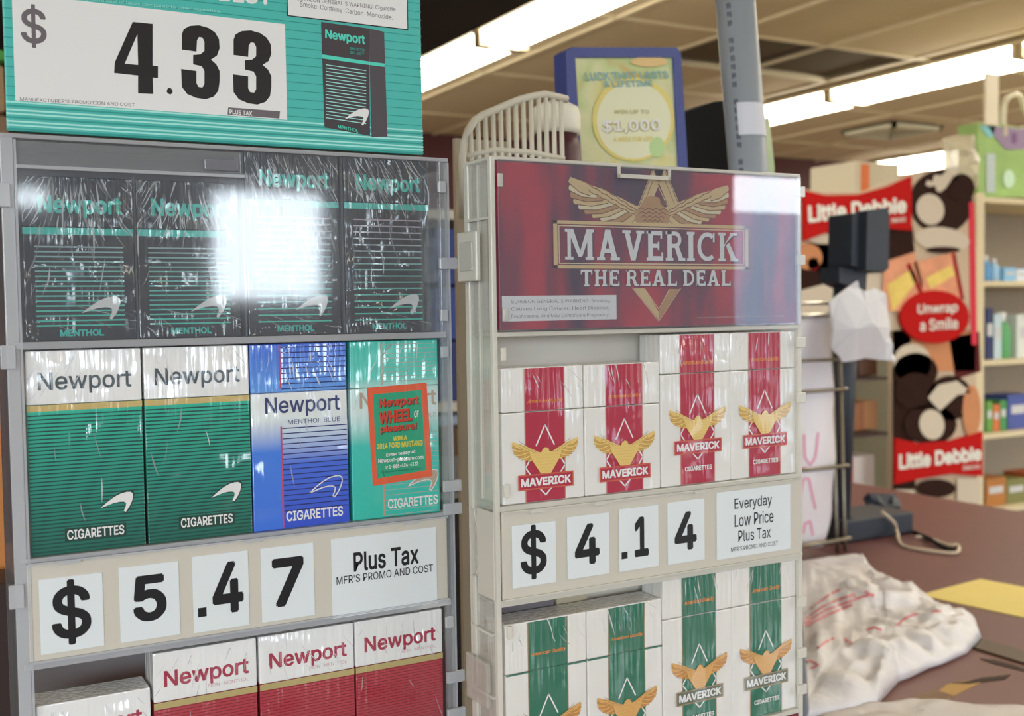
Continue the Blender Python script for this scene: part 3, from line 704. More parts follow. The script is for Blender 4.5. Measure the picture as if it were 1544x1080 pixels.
P = Print(fs); P.L = 3; P.text("SURGEON GENERAL'S WARNING: Cigarette", 0, 0, 0, 0, sgrey, 0, quad=((448, 2), (596, 19), (596, 11), (448, -6)))
P.text('Smoke  Contains  Carbon  Monoxide.', 0, 0, 0, 0, sgrey, 0, quad=((452, 10), (592, 30), (592, 23), (452, 2))); P.build('warning_lettering', SG)
# printed pack picture
P = Print(fs); P.L = 1; pkp = mat('picture_black', (64, 56, 62), .4, coat=.4); pks = mat('picture_side', (76, 70, 76), .4, coat=.4)
P.poly([(484, 33), (556, 43), (558, 205), (489, 192)], pkp); P.poly([(556, 43), (579, 48), (584, 206), (560, 207)], pks); P.up()
P.poly([(485, 82), (557, 93), (580, 96), (580, 101), (557, 98), (485, 88)], teal_s := mat('picture_teal', (80, 206, 186), .4, coat=.4))
for i in range(17):
    y = 97+i*5.0; P.poly([(491, y), (552, y+9), (552, y+10.2), (491, y+1.2)], tlight)
P.up(); P.poly([(519+37*u*1.0, 188-26*v+2*u) for u, v in SWOOSH], swht)
P.text('Newport', 0, 0, 0, 0, teal_s, .03, quad=((490, 61), (551, 71), (550, 53), (490, 44)))
P.text('MENTHOL', 0, 0, 0, 0, teal_s, .02, quad=((509, 193), (540, 200), (540, 195), (509, 188)))
P.text('SMOOTH', 0, 0, 0, 0, tline, .02, quad=((527, 75), (549, 78), (549, 74), (527, 71))); P.text('SELECT', 0, 0, 0, 0, tline, .02, quad=((527, 81), (549, 84), (549, 80), (527, 77)))
P.build('pack_picture', SG)

# ================================================================== RACK TWO
R2 = empty('cigarette_rack', (.41, D2, ZT), 'right clear acrylic cigarette rack with the crimson eagle header', 'display rack')
A0, A1, DB = .2945, .5275, D2+.031
rbox('back_panel', A0, A1, DB, DB+.002, ZT, .085, clear_mat('acrylic_back_warm', (236, 228, 216), .8, rough=.3), R2)
rbox('side_panel', A0, A0+.002, D2+.004, DB-.006, ZT, .085, acr2, R2)
rbox('side_panel', A1-.002, A1, D2, DB, ZT, .085, acr, R2)
rbox('side_edge', A0-.0008, A0+.0024, D2-.0024, D2+.0012, ZT, .0865, acre2, R2, .0005)
rbox('side_edge', A0-.0008, A0+.0030, DB-.0045, DB+.0010, -.118, .0845, acre2, R2, .0008)
rbox('side_edge', A0-.0008, A0+.0030, DB-.0062, DB-.0012, -.30, -.158, acre2, R2, .0008)
rbox('side_rib', A0-.0006, A0+.0014, D2+.014, D2+.0152, -.11, .083, acre2, R2)
# finger notch in the side, a curved clear edge
tube_obj('notch_edge', [Vector((A0+.001, y, z))-R2.location for y, z in ((DB-.003, -.116), (DB-.0045, -.122), (DB-.0075, -.126), (DB-.0095, -.134), (DB-.0102, -.142), (DB-.009, -.151), (DB-.006, -.157), (DB-.003, -.159))], .0012, acre2, R2)
rbox('top_panel', A0, A1, D2-.002, DB, .0845, .0868, acre2, R2, .0005)
for z0, z1 in ((-.0158, -.0130), (-.1160, -.1128), (-.1712, -.1672), (-.2760, -.2730)): rbox('shelf', A0+.002, A1-.002, D2-.0026, DB, z0, z1, acre2, R2, .0005)
rbox('stile', A1-.0036, A1, D2-.0026, D2+.0008, -.32, .085, acre2, R2, .0005)
# side clip box
def atA(px, py): q = atx(px, py, A0-.003); return q
cy0, cy1 = D2+.012, DB+.004
bm = bmesh.new(); zc0, zc1 = .0165, .0455
add_box(bm, A0-.0045, A0-.0010, D2+.010, DB+.0035, zc0, zc1, .0010)
c = bm_obj('side_clip', bm, acre2, None); c.parent = R2; c.location = -R2.location
bm = bmesh.new(); add_box(bm, A0-.0052, A0-.0040, D2+.014, DB-.001, zc0+.006, zc1-.006, .0004)
c = bm_obj('clip_window', bm, clear_mat('clip_dull', (214, 212, 198), .5), None); c.parent = R2; c.location = -R2.location
for z in (.052, -.188, -.225): rbox('side_rib', A0-.0015, A0+.001, D2+.003, DB-.002, z-.0008, z+.0008, acre2, R2)
rbox('side_clip', A0-.0040, A0-.0008, D2+.006, DB+.002, -.232, -.205, acr2, R2, .0008)
for z, xx in ((.073, A0+.0035), (-.003, A0+.0055), (-.0255, A0+.0038), (-.186, A0+.0050), (-.104, A0+.0045)): rbox('hinge_tab', xx, xx+.0032, D2-.0042, D2-.0022, z-.0038, z+.0038, acre2, R2, .0005)
for z in (.075, .030, -.025, -.062, -.20, -.235, -.26): rbox('hinge_tab', A1-.0060, A1+.0022, D2-.0042, D2-.0024, z-.0035, z+.0035, acre2, R2, .0005)
rbox('header_pane', A0+.003, A1-.003, D2-.0050, D2-.0038, -.0128, .0845, clear_mat('front_pane_clear', (206, 206, 232), haze=.07, ior=1.62), R2, 0, 'clear pane over the crimson header')
rbox('pane_lip', .378, .4175, D2-.0062, D2-.0050, .0775, .0800, acre2, R2, .0003)
for x in (.378, .4155): rbox('pane_lip', x, x+.002, D2-.0062, D2-.0050, .0775, .0845, acre2, R2, .0003)
# header poster
def crim_mat():
    m = mat('crimson_smear_print', (150, 30, 50), .35); nt = m.node_tree; b = nt.nodes['Principled BSDF']; N = nt.nodes; L = nt.links
    tc = N.new('ShaderNodeTexCoord'); mp = N.new('ShaderNodeMapping'); mp.inputs['Scale'].default_value = (28, 1, 6); n = N.new('ShaderNodeTexNoise'); n.inputs['Scale'].default_value = 1; n.inputs['Detail'].default_value = 3
    L.new(tc.outputs['Object'], mp.inputs[0]); L.new(mp.outputs[0], n.inputs[0]); cr = N.new('ShaderNodeValToRGB'); L.new(n.outputs['Fac'], cr.inputs[0])
    e = cr.color_ramp.elements; e[0].position = .40; e[0].color = (*lin((58, 24, 54)), 1); e[1].position = .60; e[1].color = (*lin((190, 24, 42)), 1)
    e.new(.50).color = (*lin((132, 26, 52)), 1); L.new(cr.outputs[0], b.inputs['Base Color']); return m
cs = crim_mat(); hg = mat('poster_gold', (214, 184, 128), .4); hg2 = mat('poster_gold_deep', (184, 140, 84), .4); hgd = mat('poster_brown', (112, 66, 46), .4)
hw = mat('poster_white', (250, 250, 250), .4, gain=1.3); hs = mat('poster_shadow', (70, 18, 40), .4); hgl = mat('poster_gold_pale', (232, 210, 164), .4)
HD = empty('header_poster', (.41, D2-.0005, .035), 'crimson poster with a golden eagle behind the header pane', 'poster')
def fh(px, py): q = aty(px, py, D2-.0005); return q.x-.41, q.z-.035
x0, z0 = fh(748, 498); x1, z1 = fh(1201, 264)
box('poster_sheet', x0, x1, 0, .0006, z0, fh(745, 243)[1], cs, HD)
P = Print(fh)
P.poly([(952, 342), (985, 256), (1001, 256), (966, 342)], hg); P.poly([(1020, 342), (985, 256), (1001, 256), (1037, 342)], hg)
P.poly([(955, 435), (972, 435), (993, 470), (993, 482)], hg); P.poly([(1024, 436), (1008, 436), (993, 470), (993, 482)], hg2); P.up()
P.line([(957, 342), (986, 268), (993, 262)], .0004, hgd); P.line([(1031, 342), (999, 264)], .0004, hgd); P.line([(966, 342), (992, 280), (1020, 342)], .0005, hgl); P.line([(950, 342), (983, 258)], .0004, hgl); P.line([(1039, 342), (1003, 258)], .0004, hgl)
P.line([(953, 434), (993, 484), (1026, 435)], .0004, hgl); P.line([(972, 436), (993, 466), (1009, 437)], .0004, hgl)
P.build('triangle_emblem', HD)
P = Print(fh); P.L = 2
ex, ez = fh(985, 315); 
PE = Print(); PE.L = 2; wing = fh(1100, 300)[0]-fh(862, 280)[0]
eagle(PE, fh(983, 315)[0], fh(983, 338)[1], wing, fh(862, 268)[1]-fh(862, 336)[1], [hg, hgl, hg2], hgd, 11); PE.build('eagle_emblem', HD)
PB = Print(); PB.L = 13; ax, az = fh(834, 405); bx, bz = fh(1127, 341)
PB.rect(ax, az, bx, bz, cs); PB.up(); PB.frame(ax, az, bx, bz, .0028, hg, .0020); PB.up(); PB.frame(ax+.0035, az+.0028, bx-.0035, bz-.0028, .0006, hgl)
PB.up(); cx0 = fh(851, 395)[0]; cx1 = fh(1111, 395)[0]; cz0 = az+.0052; cz1 = bz-.0048
PB.slabtext('MAVERICK', cx0+.0008, cz0-.0007, cx1+.0008, cz1-.0007, hs); PB.up(); PB.slabtext('MAVERICK', cx0, cz0, cx1, cz1, hw)
tx0, tz0 = fh(874, 431); tx1, tz1 = fh(1100, 410)
tz0 = (fh(874, 431)[1]+fh(1098, 432)[1])/2; tz1 = tz0+.0098
PB.slabtext('THE REAL DEAL', tx0+.0006, tz0-.0005, tx1+.0006, tz1-.0005, hs); PB.up(); PB.slabtext('THE REAL DEAL', tx0, tz0, tx1, tz1, hw)
PB.text('maverick cigarettes may be harmful to your health', fh(1050, 480)[0], fh(1050, 480)[1], fh(1180, 480)[0], fh(1050, 480)[1]+.0008, hgl, 0)
PB.build('lettering', HD)
PW = Print(); PW.L = 4; ax, az = fh(757, 485); bx, bz = fh(929, 445); PW.rect(ax, az, bx, bz, hw); PW.up()
dk = mat('poster_grey_ink', (120, 116, 124), .5)
for i, s_ in enumerate(("SURGEON GENERAL'S WARNING: Smoking", 'Causes Lung Cancer, Heart Disease,', 'Emphysema, And May Complicate Pregnancy.')):
    z = bz-.0048-i*.0042; PW.text(s_, ax+.006, z, bx-.005, z+.0026, dk, 0)
PW.build('warning_panel', HD)

# price rail and cards
rbox('price_rail', A0+.003, A1-.002, D2-.0030, D2-.0010, -.1672, -.1160, beige, R2, .0005)
rbox('price_rail', A0-.0012, A0-.0002, D2, DB-.0100, -.1672, -.1160, beige, R2, .0004, 'beige strip wrapping round the left side')
for z in (-.1168, -.1674): rbox('rail_lip', A0+.003, A1-.002, D2-.0048, D2-.0030, z, z+.001, acre2, R2)
for px in (805, 900, 1050): x = r2(px, 760)[0]; rbox('clip', x-.005, x+.005, D2-.0054, D2-.0048, -.118, -.1158, acre2, R2, .0002)
digits(r2, D2-.0002, [
 (((767, 792), (834, 876)), 'white card with a black dollar sign in the right rack price rail', [('$', .18, .10, .78, .98, .018)]),
 (((850, 779), (914, 863)), 'white card with the figure 4 after the dollar sign in the right rack', [('4', .17, .20, .76, .86, .028)]),
 (((928, 767), (988, 852)), 'white card with a point and figure 1 in the right rack price rail', [('.', .05, .20, .20, .31, .1), ('1', .38, .20, .74, .84, .028)]),
 (((1001, 757), (1057, 842)), 'white card with the last figure 4 beside the Everyday Low Price card', [('4', .18, .20, .78, .82, .028)]),
 (((1075, 742), (1186, 826)), 'wide white card reading Everyday Low Price in the right rack', [('Everyday', .23, .68, .74, .88, .004), ('Low Price', .23, .45, .76, .64, .004), ('Plus Tax', .28, .22, .72, .39, .004), ("MFR'S PROMO AND COST", .18, .09, .82, .155, .0)])], 'price cards of the right rack')

# eagle packs
pw = mat('pack_white_smooth', (222, 220, 216), .4, wrap=.35)
def mav(h, col, edge, tone, label, group, king):
    w = .0555; r = empty('cigarette_pack', (0, 0, 0), label, 'cigarette pack', group)
    lz = h*.67 if king else h*.74
    band = mat(tone+'_pack_ink', col, .4, wrap=.4); ed = mat(tone+'_edge_ink', edge, .4, wrap=.2)
    g1 = mat(tone+'_eagle_gold', (222, 190, 112) if tone == 'crimson' else (210, 160, 92), .4, wrap=.2); g2 = mat(tone+'_eagle_gold_deep', (204, 160, 80) if tone == 'crimson' else (192, 132, 70), .4, wrap=.2)
    ln = mat('eagle_line_ink', (150, 104, 60), .4, wrap=.1); sc = mat('script_gold_ink', (214, 130, 60), .4, wrap=.2)
    B_ = box('body', -w/2, w/2, 0, PD, 0, lz, pw, r, .0008); L_ = box('lid', -w/2, w/2, 0, PD, lz+.0003, h, pw, r, .0008)
    bl, br = -w*.235, w*.265
    for a, b_, par in ((.0004, lz-.0002, B_), (lz+.0006, h-.0006, L_)):
        P = Print(); P.rect(bl, a, br, b_, ed); P.up(); P.rect(bl+.0007, a, br-.0007, b_, band); P.build('centre_band', par)
    if tone == 'green' and king:
        P = Print(); P.L = 2; P.rect(-w*.499, lz-.0006, w*.499, lz+.0004, band); P.build('tear_strip', B_)
    E = Print(); E.L = 2; ez = .0285+(.004 if not king else 0)
    if not king: ez = .0405
    # white outlined triangle with its side tips
    E.line([(w*.015-.0062, ez+.0045), (w*.015, ez+.0165), (w*.015+.0062, ez+.0045)], .0009, whitei)
    E.line([(w*.015-.0105, ez-.0035), (w*.015-.0135, ez-.008), (w*.015-.0105, ez-.012)], .0009, whitei)
    E.line([(w*.015+.0105, ez-.0035), (w*.015+.0135, ez-.008), (w*.015+.0105, ez-.012)], .0009, whitei)
    E.line([(w*.015-.004, ez-.0208), (w*.015, ez-.0248), (w*.015+.004, ez-.0208)], .0009, whitei)
    E.up(); eagle(E, w*.015, ez-.0045, w*.80, .0125, [g1, g2], ln, 9, .55); E.build('eagle_emblem', B_)
    T = Print(); T.L = 13; sgn = band if tone == 'crimson' else mat('banner_green_grey', (92, 100, 88), .4, wrap=.2)
    T.rect(-w*.325, ez-.0210, w*.355, ez-.0120, ed if tone != 'crimson' else mat('banner_orange_edge', (196, 92, 70), .4, wrap=.2)); T.up(); T.rect(-w*.31, ez-.0202, w*.34, ez-.0128, sgn); T.up()
    T.text('MAVERICK', -w*.29, ez-.0190, w*.32, ez-.0140, whitei, .035)
    T.text('CIGARETTES', -w*.18, ez-.0318, w*.21, ez-.0288, whitei, .03)
    T.build('lettering', B_); T = Print(); T.L = 3
    T.text('American Quality', -w*.20, h-.0215 if king else h-.020, w*.23, h-.0188 if king else h-.0165, sc, .02, skew=.25)
    T.build('lettering', L_); r['hh'] = h; return r
def row(zb, col, edge, tone, kz, tz, word, grp):
    k = mav(kz, col, edge, tone, 'leftmost short white pack with a %s band and golden eagle' % word, grp, True)
    put(k, .3000, .3555, D2, zb)
    k2 = clone(k, .3565, .4115, D2, zb, 'second short white pack from left with a %s band' % word)
    t_ = mav(tz, col, edge, tone, 'tall white pack with a %s band beside the short ones' % word, grp, False)
    put(t_, .4125, .4680, D2, zb)
    t2 = clone(t_, .4685, .5235, D2, zb, 'tall white pack with a %s band at the right end of its row' % word)
    crease_glint_row((k, k2, t_, t2))
    for r_ in (k, k2, t_, t2): del r_['hh']
def crease_glint_row(rs):
    for i, r_ in enumerate(rs):
        h_ = r_['hh']; crease_glints(r_, .0545, h_, 9, h_-.016, h_-.002, .55-.2*i, 70+i+int(h_*1000), .7, .5)
row(-.1127, (170, 38, 66), (196, 140, 130), 'crimson', .0790, .0955, 'crimson', 'white packs with crimson bands')
row(-.2729, (34, 108, 88), (150, 130, 100), 'green', .0905, .1030, 'green', 'white packs with green bands')
# green tear strip over the two short green packs
bm = bmesh.new(); zt_ = r2(880, 1000)[1]
tag(box('card_divider', A0+.006, .3480, D2+.0245, D2+.0275, -.205, -.174, mat('grey_card', (112, 104, 108), .7)), 'dark grey card standing behind the short green banded packs', 'card')
tag(box('card_divider', .350, .372, D2+.0245, D2+.0275, -.1930, -.174, mat('tan_card', (176, 164, 140), .7)), 'tan card standing behind the short green banded packs', 'card')
tag(box('header_card', A0+.004, A1-.004, D2-.0020, D2-.0008, -.325, -.2765, mat('dark_crimson_card', (118, 26, 40), .45, coat=.3)), 'dark crimson header card at the very bottom of the right rack', 'card')

# ================================================================== THINGS RIGHT BEHIND THE RACKS
def quad_px(px, Y): return [(aty(x, y, Y).x, aty(x, y, Y).z) for x, y in px]
# beige ribbed basket behind the right rack
YBk = .72
BK = empty('wire_basket', (0, YBk, ZT), 'beige plastic ribbed display basket with a curved top behind the right rack', 'basket')
bp = mat('beige_plastic', (204, 198, 180), .45)
def bpnt(px, py, dy=0): q = aty(px, py, YBk+dy); return Vector((q.x, dy, q.z-ZT))
arc = [(698, 330), (697, 240), (700, 215), (706, 196), (716, 182), (728, 174), (745, 167), (765, 158), (785, 150), (805, 145), (822, 142), (855, 150)]
tube_obj('frame_tube', [bpnt(*p) for p in arc], .0030, bp, BK)
tube_obj('frame_tube', [bpnt(p[0], p[1], .10) for p in arc[1:]], .0030, bp, BK)
def arcy(x):
    for (xa_, ya_), (xb_, yb_) in zip(arc[1:], arc[2:]):
        if xa_ <= x <= xb_: return ya_+(yb_-ya_)*(x-xa_)/(xb_-xa_+1e-6)
    return 150
for i in range(13):
    x = 709+i*11.4; tube_obj('rib', [bpnt(x, arcy(x)+3), bpnt(x+2, 240), bpnt(x+3, 330)], .0020, bp, BK, 6)
tube_obj('cross_bar', [bpnt(703, 236), bpnt(745, 226), bpnt(800, 230), bpnt(850, 240)], .0024, bp, BK)
q0, q1 = bpnt(765, 330), bpnt(850, 170)
box('back_wall', q0.x, q1.x, .085, .090, 0, q1.z-.01, mat('basket_back', (176, 166, 146), .6), BK)
box('base_wall', q0.x, q1.x, .0, .090, 0, .006, bp, BK)
box('side_post', q0.x-.012, q0.x-.004, .0, .006, 0, q0.z+.01, bp, BK); box('side_post', q1.x-.006, q1.x, .0, .006, 0, q0.z+.02, bp, BK)
# squat jar with white cap and maroon label
jx = aty(848, 200, .78); 
J = empty('jar', (aty(838, 200, .80).x, .80, ZT), 'jar with a white cap and maroon label beside the blue framed sign', 'jar')
def lathe(name, prof, m, parent, seg=24):
    bm = bmesh.new(); rings = []
    for r_, z in prof: rings.append([bm.verts.new((r_*math.cos(2*PI*k/seg), r_*math.sin(2*PI*k/seg), z)) for k in range(seg)])
    for a, b_ in zip(rings, rings[1:]):
        for k in range(seg): bm.faces.new((a[k], a[(k+1) % seg], b_[(k+1) % seg], b_[k]))
    bm.faces.new(rings[0][::-1]); bm.faces.new(rings[-1]); return bm_obj(name, bm, m, parent, smooth=True)
jz = aty(840, 200, .78).z-ZT; jt = aty(840, 148, .78).z-ZT
lathe('glass_body', [(.019, 0), (.021, .01), (.021, jz-.01), (.018, jz+.002)], mat('maroon_label', (70, 24, 36), .4), J)
lathe('cap', [(.0205, jz+.002), (.021, jz+.006), (.021, jt-.010), (.019, jt-.004), (.012, jt), (.001, jt)], mat('white_cap', (226, 222, 206), .4), J)
# blue framed sign
YD = .90
FS = empty('framed_sign', (aty(945, 245, YD).x, YD, ZT), 'blue framed lottery sign with a yellow poster behind the right rack', 'sign')
def fb(px, py): q = aty(px, py, YD); return q.x-FS.location.x, q.z-ZT
bl = mat('blue_frame', (62, 74, 138), .4, coat=.3); bld = mat('blue_frame_side', (30, 38, 74), .5)
o = [(862, 420), (852, 78), (860, 72), (1018, 72), (1025, 80), (1045, 420)]; i_ = [(886, 420), (867, 86), (1014, 86), (1030, 420)]
def prism(name, pts, y0, th, m, par): return slab(name, [fb(*p) for p in pts], y0, th, m, par)
prism('frame_side', [(862, 420), (852, 78), (860, 72), (1000, 72), (866, 86), (886, 420)], -.0015, .022, bl, FS)
prism('frame_side', [(1014, 86), (1022, 76), (1026, 82), (1046, 420), (1031, 420)], -.0015, .022, bl, FS)
prism('frame_side', [(860, 72), (1018, 72), (1025, 80), (1014, 87), (866, 87)], -.0016, .022, bl, FS)
prism('backing', [(864, 420), (855, 80), (1020, 80), (1040, 420)], .004, .012, bld, FS)
def art_mat():
    m = mat('lottery_art', (222, 214, 140), .35, coat=.5); nt = m.node_tree; b = nt.nodes['Principled BSDF']; N = nt.nodes; L = nt.links
    tc = N.new('ShaderNodeTexCoord'); n = N.new('ShaderNodeTexNoise'); n.inputs['Scale'].default_value = 16; n.inputs['Detail'].default_value = 2; n.inputs['Distortion'].default_value = 1
    L.new(tc.outputs['Object'], n.inputs[0]); cr = N.new('ShaderNodeValToRGB'); L.new(n.outputs['Fac'], cr.inputs[0]); e = cr.color_ramp.elements
    e[0].position = .3; e[0].color = (*lin((228, 216, 120)), 1); e[1].position = .72; e[1].color = (*lin((214, 178, 110)), 1)
    e.new(.45).color = (*lin((226, 226, 176)), 1); e.new(.58).color = (*lin((204, 218, 150)), 1); L.new(cr.outputs[0], b.inputs['Base Color']); return m
am = art_mat(); prism('poster', [(884, 420), (866, 85), (1015, 85), (1031, 420)], .001, .003, am, FS)
P = Print(fb); P.EPS = .0002; gy = mat('art_grey', (190, 180, 120), .5); pale = mat('art_pale', (236, 236, 190), .5); gb = mat('art_teal', (130, 172, 170), .5); gn = mat('art_green', (186, 214, 150), .5); og = mat('art_amber', (222, 206, 120), .5)
P.ell(955, 180, 62, 64, og, 28); P.up(); P.ell(955, 182, 56, 58, pale, 28); P.up(); P.ell(990, 222, 12, 16, gn, 12); P.ell(978, 93, 28, 8, mat('art_orange', (222, 190, 130), .5), 12); P.up()
P.text('LUCK THAT LASTS', 0, 0, 0, 0, gb, .03, quad=((882, 122), (1008, 118), (1005, 107), (880, 109)))
P.text('A LIFETIME', 0, 0, 0, 0, gb, .03, quad=((910, 132), (984, 130), (982, 121), (908, 122)))
P.text('WIN UP TO', 0, 0, 0, 0, gy, .02, quad=((925, 172), (978, 172), (977, 166), (925, 166)))
P.text('$1,000', 0, 0, 0, 0, gy, .06, quad=((908, 203), (996, 201), (994, 179), (906, 181))); P.up()
P.text('$1,000', 0, 0, 0, 0, mat('art_white', (244, 244, 240), .5), .02, quad=((908, 202), (996, 200), (994, 178), (906, 180)))
P.text('A WEEK FOR LIFE', 0, 0, 0, 0, og, .02, quad=((924, 214), (984, 213), (983, 206), (924, 207)))
P.build('poster_print', FS)
box('base', -.06, .06, -.03, .06, 0, .008, bld, FS)
# black monitor
YM = 1.02
a, b_ = aty(1033, 245, YM), aty(1120, 152, YM)
MO = empty('monitor', ((a.x+b_.x)/2, YM, ZT), 'black monitor seen from behind between the blue sign and grey pipe', 'monitor')
blk = mat('black_plastic', (10, 10, 11), .7, spec=.2)
slab('screen_housing', [(q[0]-MO.location.x, q[1]-ZT) for q in quad_px([(1030, 170), (1078, 153), (1120, 150), (1120, 420), (1030, 420)], YM)], 0, .04, blk, MO)
box('stand', -.02, .02, .01, .04, 0, .16, blk, MO); box('foot', -.05, .05, -.02, .06, 0, .01, blk, MO)
# pipe
YPp = .90
PP = empty('pvc_pipe', (aty(1140, 420, YPp).x, YPp, ZT), 'grey plastic pipe standing upright with white tape behind the right rack', 'pipe')
pm = mat('grey_pvc', (148, 156, 164), .4, noise=.04, nscale=20)
def pp(px, py): q = aty(px, py, YPp); return Vector((q.x-PP.location.x, 0, q.z-ZT))
pa, pb = pp(1104, -60), pp(1128, 250); dirn = (pb-pa).normalized(); pc = pa+dirn*((pa.z)/-dirn.z)
rad = (pp(1133, 0)-pp(1080, 0)).length/2*.87
tube_obj('pipe_body', [pa, pc], rad, pm, PP, 28)
ta, tb_ = pp(1126, 160), pp(1132, 208)
ta = pa+dirn*((pa.z-ta.z)/-dirn.z*1); tb_ = pa+dirn*((pa.z-tb_.z)/-dirn.z)
bm = bmesh.new()
R_ = rad+.0008; A = []; B = []
for k in range(13):
    an = math.radians(-150+k*13); off = Vector((math.cos(an)*R_, math.sin(an)*R_, 0)); A.append(bm.verts.new(ta+off)); B.append(bm.verts.new(tb_+off))
for k in range(12): bm.faces.new((A[k], A[k+1], B[k+1], B[k]))
bm_obj('tape', bm, mat('white_tape', (214, 216, 226), .5), PP)
bm = bmesh.new(); dkp = mat('pipe_print', (86, 92, 102), .5)
for k in range(26):
    if k % 7 == 5: continue
    c0 = pa+dirn*(.03+.0088*k); 
    for s_ in range(2):
        an = math.radians(-158+s_*7); an2 = an+math.radians(5); R_ = rad+.0004
        vs = [Vector((math.cos(t_)*R_, math.sin(t_)*R_, 0))+c0+dirn*u for t_, u in ((an, 0), (an2, 0), (an2, .0055-.002*(k % 3 == s_)), (an, .0055))]
        bm.faces.new([bm.verts.new(v_) for v_ in vs])
bm_obj('printed_marks', bm, dkp, PP)
# thin flag strip beside the pipe
slabp = [(q[0], q[1]) for q in quad_px([(1156, 178), (1160, 178), (1168, 252), (1168, 400), (1153, 400)], .98)]
tag(slab('plastic_flag', slabp, .98, .003, ramp_mat('flag_green', [(0, (150, 190, 120)), (1, (226, 226, 190))], 'Z', .1, .25)), 'thin pale green pointed strip right beside the grey pipe', 'flag')

# chrome rail and dark register between the racks
q = aty(735, 735, .98)
tag(tube_obj('chrome_rail', [aty(560, 742, .98), aty(800, 728, .98)], .0045, mat('chrome', (220, 214, 196), .18, 1)), 'horizontal chrome rail seen between the two racks', 'rail')
tag(box('black_cabinet', .25, .72, 1.0, 1.3, ZT+.0005, q.z-.012, mat('black_cabinet_paint', (16, 15, 16), .5), bev=.004), 'black box standing on the counter between the two racks', 'cabinet')

# ================================================================== BLUE CRATES AND SHELF SEEN BETWEEN THE RACKS
def pxbox(name, x0, y0, x1, y1, Y, dep, m, label, cat, group=None, bev=.004, parts=None):
    a = aty(x0, y0, Y); b = aty(x1, y1, Y); a2 = aty(x1, y0, Y)
    xa_, xb_ = a.x, b.x; zt = (a.z+a2.z)/2; zb = b.z
    o = box(name, xa_, xb_, Y, Y+dep, zb, zt, m, None, bev); tag(o, label, cat, group); return o
YU = 2.5
sh = empty('tall_shelf', (aty(690, 500, YU).x, YU, ZF), 'pale shelf unit glimpsed between the racks holding blue goods', 'shelf')
cr_ = mat('shelf_cream', (190, 186, 170), .6)
for py in (318, 604): z = aty(700, py, YU).z-ZF; box('shelf_board', -.34, .34, -.02, .32, z-.024, z-.001, cr_, sh)
for xx in (-.36, .34): box('upright', xx, xx+.02, 0, .32, 0, aty(700, 316, YU).z-ZF, cr_, sh)
box('back_board', -.34, .34, .30, .32, 0, aty(700, 322, YU).z-ZF, mat('shelf_back', (60, 54, 52), .8), sh)
bcol = [(30, 54, 120), (38, 64, 136), (26, 44, 100)]
for i, (y0, y1) in enumerate(((345, 430), (434, 512), (516, 603))):
    pxbox('storage_box', 655, y0, 716, y1, YU, .22, mat('blue_box_%d' % i, bcol[i], .5), 'dark blue box between the racks, %s of three stacked' % ('top', 'middle', 'bottom')[i], 'box', 'blue boxes between the racks')
pxbox('carton', 655, 626, 700, 640, YU, .2, mat('pale_blue_box', (150, 170, 186), .6), 'pale blue carton below the blue boxes between the racks', 'carton')
pxbox('carton', 660, 642, 690, 730, YU, .2, mat('brown_box', (96, 74, 60), .6), 'brown carton low between the two racks', 'carton')
pxbox('carton', 691, 650, 712, 730, YU, .2, mat('tan_box', (170, 150, 112), .6), 'tan carton low beside the brown one between the racks', 'carton')

# left edge sliver: a wooden post and goods
YLf = .86
tag(box('wooden_post', aty(-40, 700, YLf).x, aty(38, 700, YLf).x, YLf, YLf+.05, ZT, aty(10, 500, YLf).z, mat('orange_wood', (198, 128, 66), .5, noise=.15, nscale=25), bev=.003), 'orange wooden post at the far left edge behind the rack', 'post')
tag(box('dark_box', aty(-60, 900, .80).x, aty(24, 900, .80).x, .80, .85, ZT, aty(10, 880, .80).z, mat('dark_brown_box', (52, 36, 32), .6), bev=.003), 'dark brown box low at the far left edge', 'box')
pxbox('carton', -60, 72, 8, 92, 1.6, .1, mat('green_pack', (70, 150, 60), .6), 'small green carton at the top left edge beside the sign', 'carton')
pxbox('carton', -60, 96, 8, 170, 1.6, .1, mat('tan_pack', (150, 120, 84), .6), 'tan carton at the left edge below the green one', 'carton')
a = aty(-60, 172, 1.6); b_ = aty(12, 172, 1.6)
tag(box('carton', a.x, b_.x, 1.6, 1.7, ZT+.0005, (a.z+b_.z)/2, mat('dull_pack', (120, 96, 72), .6), bev=.004), 'tall brown carton at the left edge behind the rack', 'carton')

# ================================================================== BAG RACK, PAPER, POLE DISPLAY
chrome = mat('wire_chrome', (190, 186, 176), .25, .9)
YG = 1.46
BR = empty('bag_rack', (aty(1240, 800, YG).x, YG, ZT), 'chrome wire bag stand holding white plastic bags beside the right rack', 'bag rack')
def bg(px, py, dy=0): q = aty(px, py, YG+dy); return Vector((q.x-BR.location.x, dy, q.z-ZT))
zb0 = 0.004
wireM = mat('wire_brown_chrome', (120, 112, 98), .3, .8)
for (xx, yy, xe, ye, r_) in ((1130, 458, 1268, 456, .0035), (1130, 478, 1270, 474, .0045), (1130, 546, 1272, 541, .0028), (1130, 597, 1276, 586, .0032), (1130, 717, 1278, 702, .0036), (1130, 836, 1281, 812, .0040)):
    tube_obj('wire_bar', [bg(xx, yy, -.035), bg(xe-4, ye+1, -.035), bg(xe, ye, -.028), bg(xe+1, ye, .01)], r_, chrome if yy < 500 else wireM, BR)
for px_ in (1252, 1264):
    p0 = bg(px_, 470); p1 = bg(px_+10, 818); tube_obj('upright', [p0, p1, Vector((p1.x, 0, 0.001))], .0036, wireM, BR)
tube_obj('upright', [bg(1135, 470), Vector((bg(1140, 815).x, 0, .003))], .0036, wireM, BR)
